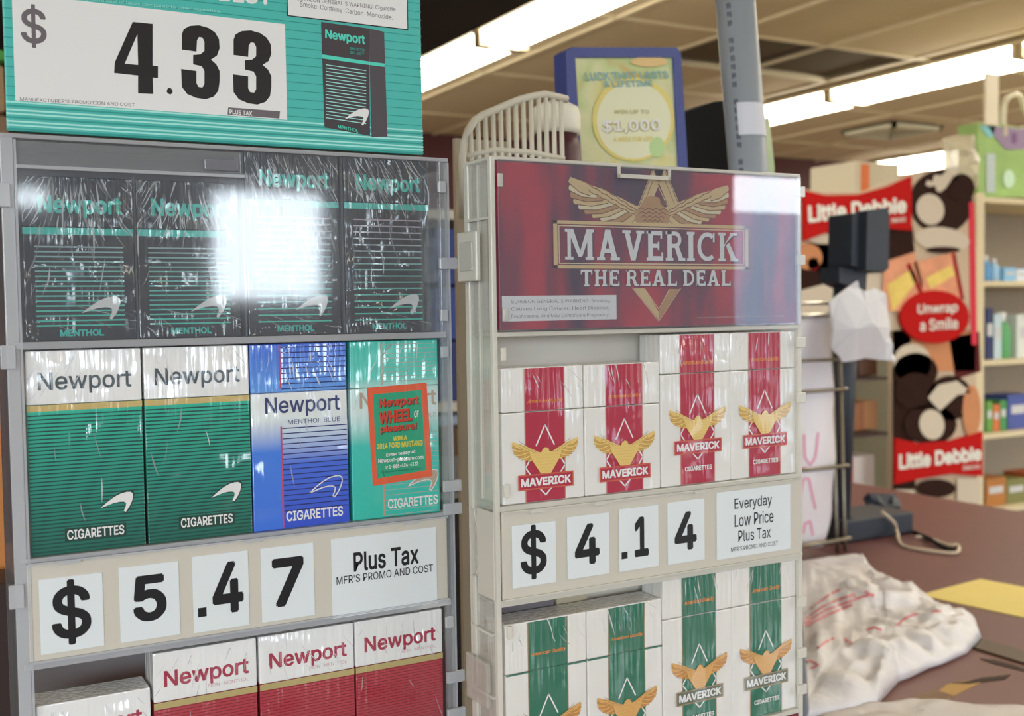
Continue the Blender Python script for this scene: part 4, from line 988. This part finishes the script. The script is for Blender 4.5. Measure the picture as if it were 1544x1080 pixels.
# puffy stack of white bags hanging on it
bagm = mat('white_bag_film', (226, 222, 228), .35, bump=.25, nscale=22, gain=1.1); pinkm = mat('pink_bag_ink', (226, 150, 178), .5)
bm = bmesh.new(); nx, nz = 14, 26; G = []
for j in range(nz+1):
    t = j/nz; y = 478+t*345; xr = 1254+4*math.sin(t*PI)+(-12*max(0, (t-.86)/.14)) - 3*abs(math.sin(t*PI*3.2)); rowv = []
    for i in range(nx+1):
        u = i/nx; x = 1135+(xr-1135)*u; q = bg(x, y, 0)
        q.y = -.031*math.sqrt(max(0, 1-(2*u-1)**2))*(.8+.25*math.sin(9*t+3*u)) - .002; rowv.append(bm.verts.new(q))
    G.append(rowv)
bk = [[bm.verts.new(v.co+Vector((0, .03, 0))) for v in rw] for rw in G]
for j in range(nz):
    for i in range(nx): bm.faces.new((G[j][i], G[j][i+1], G[j+1][i+1], G[j+1][i])); bm.faces.new((bk[j][i], bk[j+1][i], bk[j+1][i+1], bk[j][i+1]))
    bm.faces.new((G[j][nx], bk[j][nx], bk[j+1][nx], G[j+1][nx])); bm.faces.new((G[j][0], G[j+1][0], bk[j+1][0], bk[j][0]))
for i in range(nx): bm.faces.new((G[0][i], bk[0][i], bk[0][i+1], G[0][i+1])); bm.faces.new((G[nz][i], G[nz][i+1], bk[nz][i+1], bk[nz][i]))
hb = bm_obj('plastic_bags', bm, bagm, None, BR.location, smooth=True); tag(hb, 'bundle of white plastic bags hanging in the chrome bag stand', 'plastic bags')
bpy.context.view_layer.update()
def project_strokes(name, obj, strokes, wpx, m, parent, off=.0015):
    bm0 = bmesh.new(); bm0.from_mesh(obj.data); bm0.transform(obj.matrix_world); tree = BVHTree.FromBMesh(bm0); bm0.free(); bm = bmesh.new()
    for st in strokes:
        pts = []
        for (xa_, ya_), (xb_, yb_) in zip(st, st[1:]):
            n = max(2, int(math.hypot(xb_-xa_, yb_-ya_)/4))
            pts += [(xa_+(xb_-xa_)*k/n, ya_+(yb_-ya_)*k/n) for k in range(n)]
        pts.append(st[-1]); prev = None
        for k, (x, y) in enumerate(pts):
            x2, y2 = pts[min(k+1, len(pts)-1)]; x1, y1 = pts[max(k-1, 0)]; dx, dy = x2-x1, y2-y1; l = math.hypot(dx, dy) or 1
            pr = []
            for s_ in (-.5, .5):
                d_ = ray(x-dy/l*wpx*s_, y+dx/l*wpx*s_).normalized(); h_ = tree.ray_cast(Vector((0, 0, 0)), d_)
                if h_[0] is None: pr = None; break
                pr.append(h_[0]-d_*off)
            if pr is None: prev = None; continue
            cur = [bm.verts.new(p_) for p_ in pr]
            if prev: bm.faces.new((prev[0], prev[1], cur[1], cur[0]))
            prev = cur
    o = bm_obj(name, bm, m, parent); o.location = -parent.location if parent else (0, 0, 0); return o
project_strokes('pink_print', hb, [[(1213, 655), (1214, 690), (1222, 702), (1230, 690), (1234, 652)], [(1205, 662), (1207, 700)], [(1205, 760), (1212, 722), (1220, 722), (1230, 768)], [(1212, 805), (1214, 790), (1222, 786), (1226, 808)], [(1208, 705), (1226, 708)]], 3.2, pinkm, hb)
# crumpled paper
def crumple(name, px, Y, th, m, label, cat, amp=.006, n=12, seed=1):
    """crumpled sheet: an outline filled with sharp random facets, closed at the back"""
    rnd = random.Random(seed); P_ = [(aty(x, y, Y).x, aty(x, y, Y).z) for x, y in px]; out = []
    for a, b in zip(P_, P_[1:]+P_[:1]):
        for k in range(3): out.append((a[0]+(b[0]-a[0])*k/3, a[1]+(b[1]-a[1])*k/3))
    xs = [p[0] for p in P_]; zs = [p[1] for p in P_]; pin = []
    while len(pin) < n*9:
        q = (rnd.uniform(min(xs), max(xs)), rnd.uniform(min(zs), max(zs)))
        if _inside(q, P_): pin.append(q)
    pts_ = [Vector(p) for p in out+pin]; no = len(out)
    vs, _, fs_, *_r_ = delaunay_2d_cdt(pts_, [(i, (i+1) % no) for i in range(no)], [list(range(no))], 1, 1e-6)
    bm = bmesh.new(); v3 = []
    for k, v in enumerate(vs):
        edge = min(math.hypot(v.x-o_[0], v.y-o_[1]) for o_ in out); dp_ = -th*min(1, edge/(.3*(max(xs)-min(xs))))-rnd.uniform(0, amp)
        v3.append(bm.verts.new((v.x, Y+dp_, v.y)))
    for f in fs_:
        try: bm.faces.new([v3[i] for i in f])
        except ValueError: pass
    g_ = bmesh.ops.extrude_face_region(bm, geom=list(bm.faces))
    for v in [e_ for e_ in g_['geom'] if isinstance(e_, bmesh.types.BMVert)]: v.co.y += .004
    o = bm_obj(name, bm, m, None); tag(o, label, cat); return o
pap = mat('white_paper', (224, 224, 232), .6, gain=1.1)
crumple('paper_bag', [(1250, 455), (1290, 424), (1298, 440), (1318, 435), (1336, 450), (1336, 508), (1346, 545), (1300, 540), (1268, 546), (1252, 520)], YG-.06, .03, pap, 'crumpled white paper bag caught on top of the chrome bag stand', 'paper bag', .012, 1)
# pole display
YP = 1.62
bc = atz(1328, 812, ZT)
PO = empty('pole_display', (bc.x, bc.y, ZT), 'dark customer display on a pole with a square base on the counter', 'display')
dgm = mat('slate_plastic', (44, 50, 60), .5); YP = bc.y
def po(px, py, dy=0): q = aty(px, py, YP+dy); return Vector((q.x-PO.location.x, dy, q.z-ZT))
z0_, z1_ = 0, .042
x0_ = po(1272, 800).x; x1_ = po(1378, 800).x
bm = bmesh.new(); add_box(bm, x0_, x1_, -.0, .11, 0, .042, .004); bm_obj('base', bm, dgm, PO)
pr = (po(1309, 700)-po(1276, 700)).length/2*.9
xc = po(1292, 700).x
tube_obj('pole', [Vector((xc-.004, .05, .035)), Vector((xc+.028, .05, po(1300, 400).z))], pr, dgm, PO, 20)
def hs_(pts, y, th, nm): return slab(nm, [(po(*p).x, po(*p).z) for p in pts], y, th, dgm, PO)
hs_([(1278, 402), (1320, 408), (1318, 440), (1302, 436), (1278, 425)], .02, .05, 'neck')
hs_([(1302, 318), (1332, 314), (1335, 322), (1334, 405), (1328, 410), (1300, 408)], -.01, .03, 'screen_housing')
hs_([(1288, 322), (1302, 320), (1301, 404), (1287, 400)], .005, .06, 'rear_cover')
crm = mat('beige_cable', (196, 180, 156), .5)
def cz(px, py, z=.004): q = atz(px, py, ZT+z); return Vector((q.x, q.y, ZT+z))
cb = empty('power_cable', cz(1350, 790), 'beige cable looping over the black base and along the counter', 'cable')
def spl(pts, n=6):
    o_ = []
    for i in range(len(pts)-1):
        p0, p1, p2, p3 = pts[max(i-1, 0)], pts[i], pts[i+1], pts[min(i+2, len(pts)-1)]
        for k in range(n):
            t = k/n; o_.append(.5*((2*p1)+(p2-p0)*t+(2*p0-5*p1+4*p2-p3)*t*t+(3*p1-p0-3*p2+p3)*t**3))
    return o_+[pts[-1]]
pts = [aty(1330, 772, YP-.01), aty(1348, 788, YP-.012), aty(1352, 800, YP-.014), cz(1360, 822), cz(1390, 829), cz(1430, 834), cz(1445, 832), cz(1444, 822), cz(1430, 822), cz(1400, 812), cz(1380, 810)]
tube_obj('cord', [p-cb.location for p in spl(pts)], .0032, crm, cb)
cb2 = empty('black_cable', cz(1400, 815), 'black cable plug lying on the counter right of the pole base', 'cable')
tube_obj('cord', [p-cb2.location for p in spl([aty(1378, 803, YP), cz(1400, 812, .008), cz(1420, 824, .005), cz(1438, 830, .007)])], .0042, blk, cb2)
tag(crumple('cable_bundle', [(1300, 742), (1345, 744), (1352, 760), (1340, 775), (1336, 786), (1308, 786), (1298, 770)], YP+.17, .03, dgm, 'tangled dark cables behind the pole display base', 'cables', .02, 4, 5))

# ================================================================== PLASTIC BAG ON THE COUNTER
def lump(name, px, H, m, label, cat, zbase=ZT, amp=1, seed=3):
    rnd = random.Random(seed); P0 = [atz(x, y, zbase+.004) for x, y in px]; c = sum(P0, Vector())/len(P0)
    out = []
    for a, b in zip(P0, P0[1:]+P0[:1]):
        for k in range(9): out.append(a.lerp(b, k/9))
    bm = bmesh.new(); rings = []; n = 30
    ph = [rnd.uniform(0, 6) for _ in range(6)]
    for s_ in range(n):
        f = 1-s_/n; ring = []
        for k, p in enumerate(out):
            q = c.lerp(p, f); h_ = H*math.sqrt(max(0, 1-f**4))
            h_ *= .72+.18*math.sin(19*q.x+ph[0]+7*q.y)+.10*math.sin(43*q.y+ph[1])
            e_ = min(1, (1-f)*6); v_ = Vector((q.x*16+seed, q.y*16, 0)); d_ = MN.voronoi(v_)[0]
            h_ += amp*e_*(.016*min(d_[1]-d_[0], .5)+.007*MN.noise(Vector((q.x*60, q.y*60, seed)))+.010*MN.noise(Vector((q.x*24+9, q.y*24, seed))))
            ring.append(bm.verts.new((q.x, q.y, zbase+.004+max(0, h_))))
        rings.append(ring)
    for a, b in zip(rings, rings[1:]):
        for k in range(len(out)): bm.faces.new((a[k], a[(k+1) % len(out)], b[(k+1) % len(out)], b[k]))
    cv = bm.verts.new((c.x, c.y, zbase+H*.8))
    for k in range(len(out)): bm.faces.new((rings[-1][k], rings[-1][(k+1) % len(out)], cv))
    bm.faces.new(rings[0][::-1])
    o = bm_obj(name, bm, m, None, smooth=True); tag(o, label, cat); return o
film2 = mat('crinkled_bag_film', (230, 222, 224), .35, bump=.35, nscale=34)
bag = lump('plastic_bag', [(1180, 862), (1207, 850), (1292, 842), (1318, 866), (1345, 882), (1400, 912), (1450, 940), (1474, 946), (1480, 962), (1458, 985), (1420, 1002), (1400, 1008), (1372, 1022), (1355, 1028), (1340, 1045), (1322, 1064), (1280, 1074), (1207, 1084), (1185, 1084)], .036, film2, 'white plastic bag with red print lying on the counter', 'plastic bag')
bpy.context.view_layer.update()
project_strokes('red_print', bag, [[(1212, 935), (1240, 915), (1262, 905), (1290, 896)], [(1213, 940), (1245, 920), (1300, 900), (1318, 896)], [(1222, 918), (1250, 897), (1270, 887)], [(1215, 944), (1250, 926), (1285, 912)], [(1350, 945), (1365, 932), (1385, 924)], [(1405, 922), (1420, 921)], [(1232, 978), (1245, 968), (1258, 962)], [(1272, 963), (1285, 970)], [(1210, 1000), (1222, 996), (1234, 1003), (1222, 1008)], [(1306, 950), (1318, 946), (1330, 950)], [(1304, 892), (1318, 900)], [(1212, 833), (1226, 832)]], 3, mat('red_bag_ink', (226, 130, 140), .5), bag)
z2 = -.36
lump('plastic_bag', [(1215, 1120), (1215, 1092), (1300, 1070), (1380, 1061), (1450, 1064), (1560, 1068), (1590, 1120)], .012, mat('grey_white_film', (206, 200, 198), .4, bump=.3, nscale=30), 'another pale plastic bag along the very bottom right', 'plastic bag', z2-.012, .25, seed=9)

# ================================================================== SNACK DISPLAY (cardboard, large printed board)
YS_ = 2.8
SD = empty('snack_display', (aty(1340, 700, YS_).x, YS_, ZF), 'tall red and white snack cake display board beyond the counter', 'display stand')
def fd(px, py): q = aty(px, py, YS_); return q.x-SD.location.x, q.z-ZF
pb_ = mat('board_print_cream', (190, 170, 146), .6, noise=.06, nscale=6); redb = mat('banner_red', (192, 26, 24), .45, gain=.95); choc = mat('chocolate_print', (50, 28, 22), .6, gain=.9, noise=.2, nscale=20); cream = mat('cream_print', (196, 184, 166), .6)
peach = mat('peach_print', (190, 130, 92), .6, noise=.1, nscale=9); dred = mat('deep_red_print', (150, 30, 36), .6); yelp = mat('yellow_print', (222, 196, 110), .6, noise=.2, nscale=24); orp = mat('orange_print', (222, 120, 66), .6)
slab('header_board', [fd(*p) for p in [(1200, 282), (1240, 290), (1300, 290), (1345, 275), (1372, 262), (1400, 256), (1440, 262), (1462, 275), (1468, 300), (1470, 500), (1345, 500), (1200, 480)]], 0, .02, pb_, SD)
slab('side_board', [fd(*p) for p in [(1345, 498), (1471, 498), (1478, 1180), (1345, 1180)]], 0, .02, pb_, SD)
slab('edge_trim', [fd(*p) for p in [(1460, 305), (1468, 305), (1472, 520), (1464, 520)]], -.004, .02, mat('pink_red_edge', (206, 60, 76), .5), SD)
P = Print(fd); P.EPS = .0012
P.poly([(1200, 395), (1240, 350), (1375, 340), (1380, 400), (1345, 410), (1290, 415), (1200, 440)], choc); P.poly([(1200, 440), (1290, 415), (1345, 405), (1345, 500), (1200, 480)], cream)
P.poly([(1345, 500), (1345, 560), (1470, 560), (1470, 500)], peach)
P.poly([(1345, 500), (1372, 495), (1380, 745), (1345, 745)], choc)
P.poly([(1430, 510), (1476, 500), (1478, 560), (1440, 572)], mat('maroon_print', (86, 32, 34), .6)); P.up()
# round chocolate cakes
P.ell(1418, 305, 48, 48, choc, 24); P.ell(1255, 385, 38, 32, choc, 20); P.ell(1228, 392, 30, 28, choc, 16)
P.ell(1398, 320, 1, 1, cream, 6); P.up()
P.ell(1401, 316, 21, 24, cream, 20, -.3); P.ell(1266, 392, 17, 22, cream, 16)
P.ell(1217, 387, 22, 20, peach, 16, .4); P.ell(1225, 398, 9, 10, dred, 12); P.ell(1240, 360, 24, 8, cream, 14)
P.ell(1419, 361, 42, 18, cream, 20, .12); P.up()
P.poly([(1393, 279), (1396, 272), (1404, 274), (1407, 264), (1418, 265), (1424, 259), (1436, 259), (1447, 263), (1440, 272), (1430, 275), (1424, 284), (1416, 290), (1411, 289), (1408, 280), (1400, 282)], cream)
P.ell(1448, 284, 20, 22, choc, 16); P.ell(1420, 377, 26, 5, choc, 14)
# lower cakes
P.up(); P.ell(1378, 560, 34, 28, choc, 20); P.ell(1373, 548, 29, 30, cream, 20); P.up(); P.ell(1378, 590, 32, 28, choc, 20); P.ell(1430, 600, 34, 34, choc, 22); P.ell(1400, 640, 40, 30, choc, 22); P.up()
P.ell(1402, 640, 19, 23, cream, 18, -.2); P.poly([(1396, 600), (1412, 580), (1440, 574), (1462, 592), (1440, 596), (1414, 620)], cream); P.ell(1462, 620, 14, 40, peach, 14); P.ell(1408, 736, 30, 14, choc, 18)
P.rect(1440, 722, 1476, 758, cream); P.rect(1346, 738, 1376, 752, cream)
# printed cartons
bxp = mat('carton_print', (214, 150, 118), .6, noise=.25, nscale=18)
P.up(); P.poly([(1330, 395), (1375, 380), (1388, 430), (1370, 470), (1325, 470)], bxp); P.poly([(1374, 396), (1436, 380), (1447, 450), (1390, 450)], bxp); P.up()
P.poly([(1334, 430), (1372, 405), (1378, 425), (1342, 470)], yelp); P.poly([(1392, 420), (1430, 400), (1436, 415), (1400, 436)], yelp); P.line([(1366, 400), (1384, 440)], .02, dred); P.line([(1434, 384), (1447, 450)], .02, dred)
P.build('printed_art', SD)
# banners: proud die-cut pieces with lettering
def banner(px, name):
    return slab(name, [fd(*p) for p in px], -.014, .010, redb, SD)
banner([(1207, 287), (1240, 295), (1290, 294), (1335, 282), (1370, 266), (1370, 348), (1300, 342), (1240, 352), (1208, 364)], 'top_banner')
banner([(1345, 660), (1380, 668), (1430, 664), (1477, 650), (1477, 718), (1430, 714), (1380, 722), (1345, 730)], 'lower_banner')
ov = [(1404+52*math.cos(t), 478+40*math.sin(t)) for t in [2*PI*i/32 for i in range(32)]]
slab('oval_badge', [fd(*p) for p in ov], -.018, .012, redb, SD)
wl = mat('banner_white', (238, 226, 214), .5)
P = Print(fd); P.EPS = .0012
P.text('Little Debbie', 0, 0, 0, 0, wl, .035, quad=((1214, 337), (1361, 322), (1361, 297), (1213, 310)))
P.text('SNACKS', 0, 0, 0, 0, wl, .01, quad=((1338, 337), (1360, 335), (1360, 328), (1338, 330)))
P.text('Little Debbie', 0, 0, 0, 0, wl, .035, quad=((1350, 708), (1474, 694), (1474, 672), (1350, 684)))
P.text('SNACKS', 0, 0, 0, 0, wl, .01, quad=((1446, 709), (1472, 706), (1472, 700), (1446, 702))); P.build('lettering', SD, y=-.014)
P = Print(fd); P.EPS = .0012
P.text('Unwrap', 0, 0, 0, 0, wl, .015, quad=((1376, 477), (1436, 474), (1438, 456), (1377, 459)))
P.text('a Smile', 0, 0, 0, 0, wl, .015, quad=((1380, 500), (1438, 496), (1437, 478), (1380, 482))); P.build('badge_lettering', SD, y=-.018)
for n_ in ('banner_red', 'chocolate_print', 'cream_print', 'peach_print', 'deep_red_print', 'yellow_print', 'carton_print', 'board_print_cream', 'maroon_print', 'pink_red_edge'):
    b_ = MATS[n_].node_tree.nodes['Principled BSDF']; b_.inputs['Specular IOR Level'].default_value = .12; b_.inputs['Roughness'].default_value = .8
# bin behind the open left half, full of snack boxes
sb = mat('bin_dark', (54, 36, 32), .7)
xa_, xb_ = fd(1200, 600)[0], fd(1345, 600)[0]
box('bin_back', xa_, xb_, .45, .47, 0, fd(1300, 480)[1], sb, SD); box('bin_side', xa_-.02, xa_, 0, .47, 0, fd(1300, 480)[1], pb_, SD)
for py in (570, 655, 745): z = fd(1320, py)[1]; box('bin_shelf', xa_, xb_, .02, .45, z-.01, z, sb, SD)
cols = [(120, 66, 40), (196, 60, 50), (226, 214, 210), (88, 56, 40), (60, 110, 120), (150, 96, 60), (200, 150, 110)]
k = 0
for py, names in ((569, 'top'), (654, 'middle'), (744, 'bottom')):
    zb_ = aty(1320, py, YS_).z
    x = aty(1225, py, YS_).x; i = 0
    while x < aty(1338, py, YS_).x:
        wd_ = random.uniform(.07, .12); hh_ = random.uniform(.09, .15); col = cols[(k*3+i) % 7]
        o_ = box('snack_box', x, x+wd_-.006, YS_+.08+random.uniform(0, .04), YS_+.3, zb_+.0005, zb_+hh_, mat('snack_%d' % ((k*3+i) % 7), col, .5), bev=.003)
        tag(o_, 'snack box on the %s bin shelf behind the pole display, %s from left' % (names, ['first', 'second', 'third', 'fourth', 'fifth', 'sixth'][i]), 'snack box', 'snack boxes in the display bin'); x += wd_; i += 1
    k += 1
# cartons above the display
us = empty('shelf', (aty(1322, 300, 3.3).x, 3.3, ZF), 'plain cream shelf end behind the snack display board', 'shelf')
zz = aty(1322, 300, 3.3).z-ZF; box('top_board', -.24, .24, -.02, .4, zz-.03, zz-.001, cr_, us); box('side', -.24, -.21, 0, .38, 0, zz-.03, cr_, us); box('side', .21, .24, 0, .38, 0, zz-.03, cr_, us); box('back_board', -.21, .21, .36, .38, 0, zz-.03, cr_, us)
c_ = pxbox('carton', 1288, 246, 1356, 300, 3.3, .25, mat('carton_white', (206, 196, 172), .6), 'white carton with an orange stripe above the snack display board', 'carton')
c_.location.z += .002
a = aty(1298, 246, 3.3); box('orange_stripe', a.x, a.x+.045, 3.296, 3.2995, aty(1298, 300, 3.3).z, a.z-.005, orp, c_)

# ================================================================== GONDOLA SHELVES AT THE RIGHT
YG2 = 3.1
gx0 = aty(1474, 400, YG2).x; gx1 = gx0+1.25
GS = empty('store_shelving', (gx0, YG2, ZF), 'cream metal store shelving unit at the right edge', 'shelving')
sm = mat('shelf_paint', (206, 192, 158), .5); pg = mat('pegboard_tan', (150, 138, 122), .8, noise=.08, nscale=60)
ztop = aty(1474, 291, YG2).z-ZF
box('upright', -.02, .03, -.01, .03, 0, ztop, sm, GS, .003); box('upright', 1.22, 1.25, -.01, .03, 0, ztop, sm, GS, .003)
box('back_panel', 0, 1.25, .40, .42, 0, ztop, pg, GS); box('end_panel', -.02, -.012, 0, .42, 0, ztop-.05, mat('end_panel_tan', (176, 160, 128), .6), GS)
SZ = []
for py in (297, 424, 544, 655, 770):
    z = aty(1487, py, YG2).z-ZF; SZ.append(z+ZF); box('shelf_board', .03, 1.22, 0, .40, z-.022, z, sm, GS, .002)
def goods(sh, x0, x1, h0, cols_, label, cat, grp, shape='box', dy=.05):
    z = SZ[sh]; a = aty(x0, 400, YG2+dy).x; b = aty(x1, 400, YG2+dy).x; n = len(cols_)
    for i, c in enumerate(cols_):
        xa_ = a+(b-a)*i/n; xb_ = a+(b-a)*(i+1)/n-.004
        m_ = mat('goods_%d_%d_%d' % c, c, .5)
        lab = label % ['first', 'second', 'third', 'fourth', 'fifth', 'sixth', 'seventh'][i]
        hh_ = h0*(1-.12*(i % 2))
        e_ = empty(cat.replace(' ', '_'), ((xa_+xb_)/2, YG2+dy, z+.0005), lab, cat, grp); hw_ = (xb_-xa_)/2
        if shape == 'box':
            box('body', -hw_, hw_, 0, .12, 0, hh_, m_, e_, .002)
            box('label_panel', -hw_*.7, hw_*.7, -.001, -.0002, hh_*.45, hh_*.7, mat('goods_label_grey', (190, 190, 190), .6), e_)
        else:
            r_ = hw_*.9; lathe('body', [(r_*.9, 0), (r_, .01), (r_, hh_*.65), (r_*.5, hh_*.8)], m_, e_, 14).location = (0, r_, 0)
            lathe('cap', [(r_*.5, hh_*.8), (r_*.5, hh_), (.001, hh_)], mat('goods_cap_white', (230, 230, 234), .5), e_, 14).location = (0, r_, 0)
goods(1, 1486, 1512, .11, [(90, 150, 200), (150, 190, 220)], 'small white capped bottle on the upper right shelf, %s from left', 'bottle', 'small bottles on the upper right shelf', 'jar')
goods(1, 1514, 1570, .06, [(130, 180, 215), (210, 216, 224), (110, 160, 205)], 'low pale blue box on the upper right shelf, %s from left', 'box', 'low boxes on the upper right shelf')
goods(2, 1487, 1512, .22, [(40, 50, 92), (180, 200, 205)], 'tall navy or grey box on the middle right shelf, %s from left', 'box', 'tall boxes on the middle right shelf')
goods(2, 1512, 1532, .20, [(90, 160, 100)], 'green bottle on the middle right shelf, %s from left', 'bottle', None, 'jar')
goods(2, 1534, 1590, .19, [(206, 210, 206), (60, 110, 80)], 'carton at the right end of the middle right shelf, %s from left', 'carton', None)
goods(3, 1488, 1520, .13, [(96, 150, 66), (200, 110, 60), (70, 140, 80)], 'green or orange box on the lower right shelf, %s from left', 'box', 'boxes on the lower right shelf')
goods(3, 1521, 1590, .15, [(70, 84, 150), (170, 70, 84)], 'wide flat box at the right of the lower shelf, %s from left', 'box', 'wide boxes on the lower right shelf')
goods(4, 1488, 1580, .12, [(170, 110, 50), (120, 120, 70), (180, 90, 50)], 'orange or olive box on the lowest visible right shelf, %s from left', 'box', 'boxes on the lowest right shelf')
# colourful hanging pouch on top and small goods
def pouch(name, px, Y, cols_, label):
    e_ = empty(name, (aty(px[0][0], px[2][1], Y).x, Y, SZ[0]+.0005), label, 'box')
    pts_ = [(aty(x, y, Y).x-e_.location.x, max(.0, aty(x, y, Y).z-e_.location.z)) for x, y in px]
    slab('body', pts_, 0, .1, cols_[0], e_)
    return e_
e_ = pouch('green_carton', [(1474, 185), (1560, 195), (1560, 297), (1476, 297)], YG2+.03, [mat('lime_print', (146, 180, 104), .6, noise=.3, nscale=9)], 'lime green carton on the top of the right shelving')
P = Print(lambda x, y: (aty(x, y, YG2+.03).x-e_.location.x, aty(x, y, YG2+.03).z-e_.location.z)); P.EPS = .0015
P.poly([(1476, 190), (1500, 190), (1498, 205), (1490, 208)], mat('sky_blue_print', (120, 190, 200), .5)); P.poly([(1488, 190), (1560, 196), (1560, 225), (1516, 226), (1502, 210)], mat('mauve_print', (140, 120, 150), .5)); P.rect(1486, 232, 1500, 290, mat('lilac_print', (176, 190, 190), .5))
P.up(); P.rect(1512, 190, 1518, 205, cream); P.rect(1524, 200, 1532, 216, mat('purple_print', (110, 70, 120), .5)); P.ell(1520, 270, 9, 14, mat('pale_green_print', (190, 220, 190), .5), 12); P.build('printed_art', e_)
pxbox('price_tag_holder', 1486, 110, 1506, 190, YG2+.02, .01, mat('pale_plastic', (222, 212, 186), .4), 'pale upright plastic tag standing above the right shelving', 'tag', bev=.002)
crumple('plastic_pouch', [(1418, 210), (1440, 204), (1468, 204), (1472, 258), (1470, 285), (1440, 290), (1424, 280)], YG2-.12, .05, clear_mat('pale_film', (224, 214, 184), .75, rough=.2), 'clear crinkled plastic pouch above the dark cake print', 'pouch', .02, 5, 8)
tag(tube_obj('plastic_loop', spl([aty(x, y, YG2+.06) for x, y in ((1512, 190), (1514, 158), (1524, 144), (1538, 146), (1548, 175))]), .012, mat('cream_loop', (228, 218, 190), .4)), 'cream curved plastic loop on top of the right shelving', 'loop')
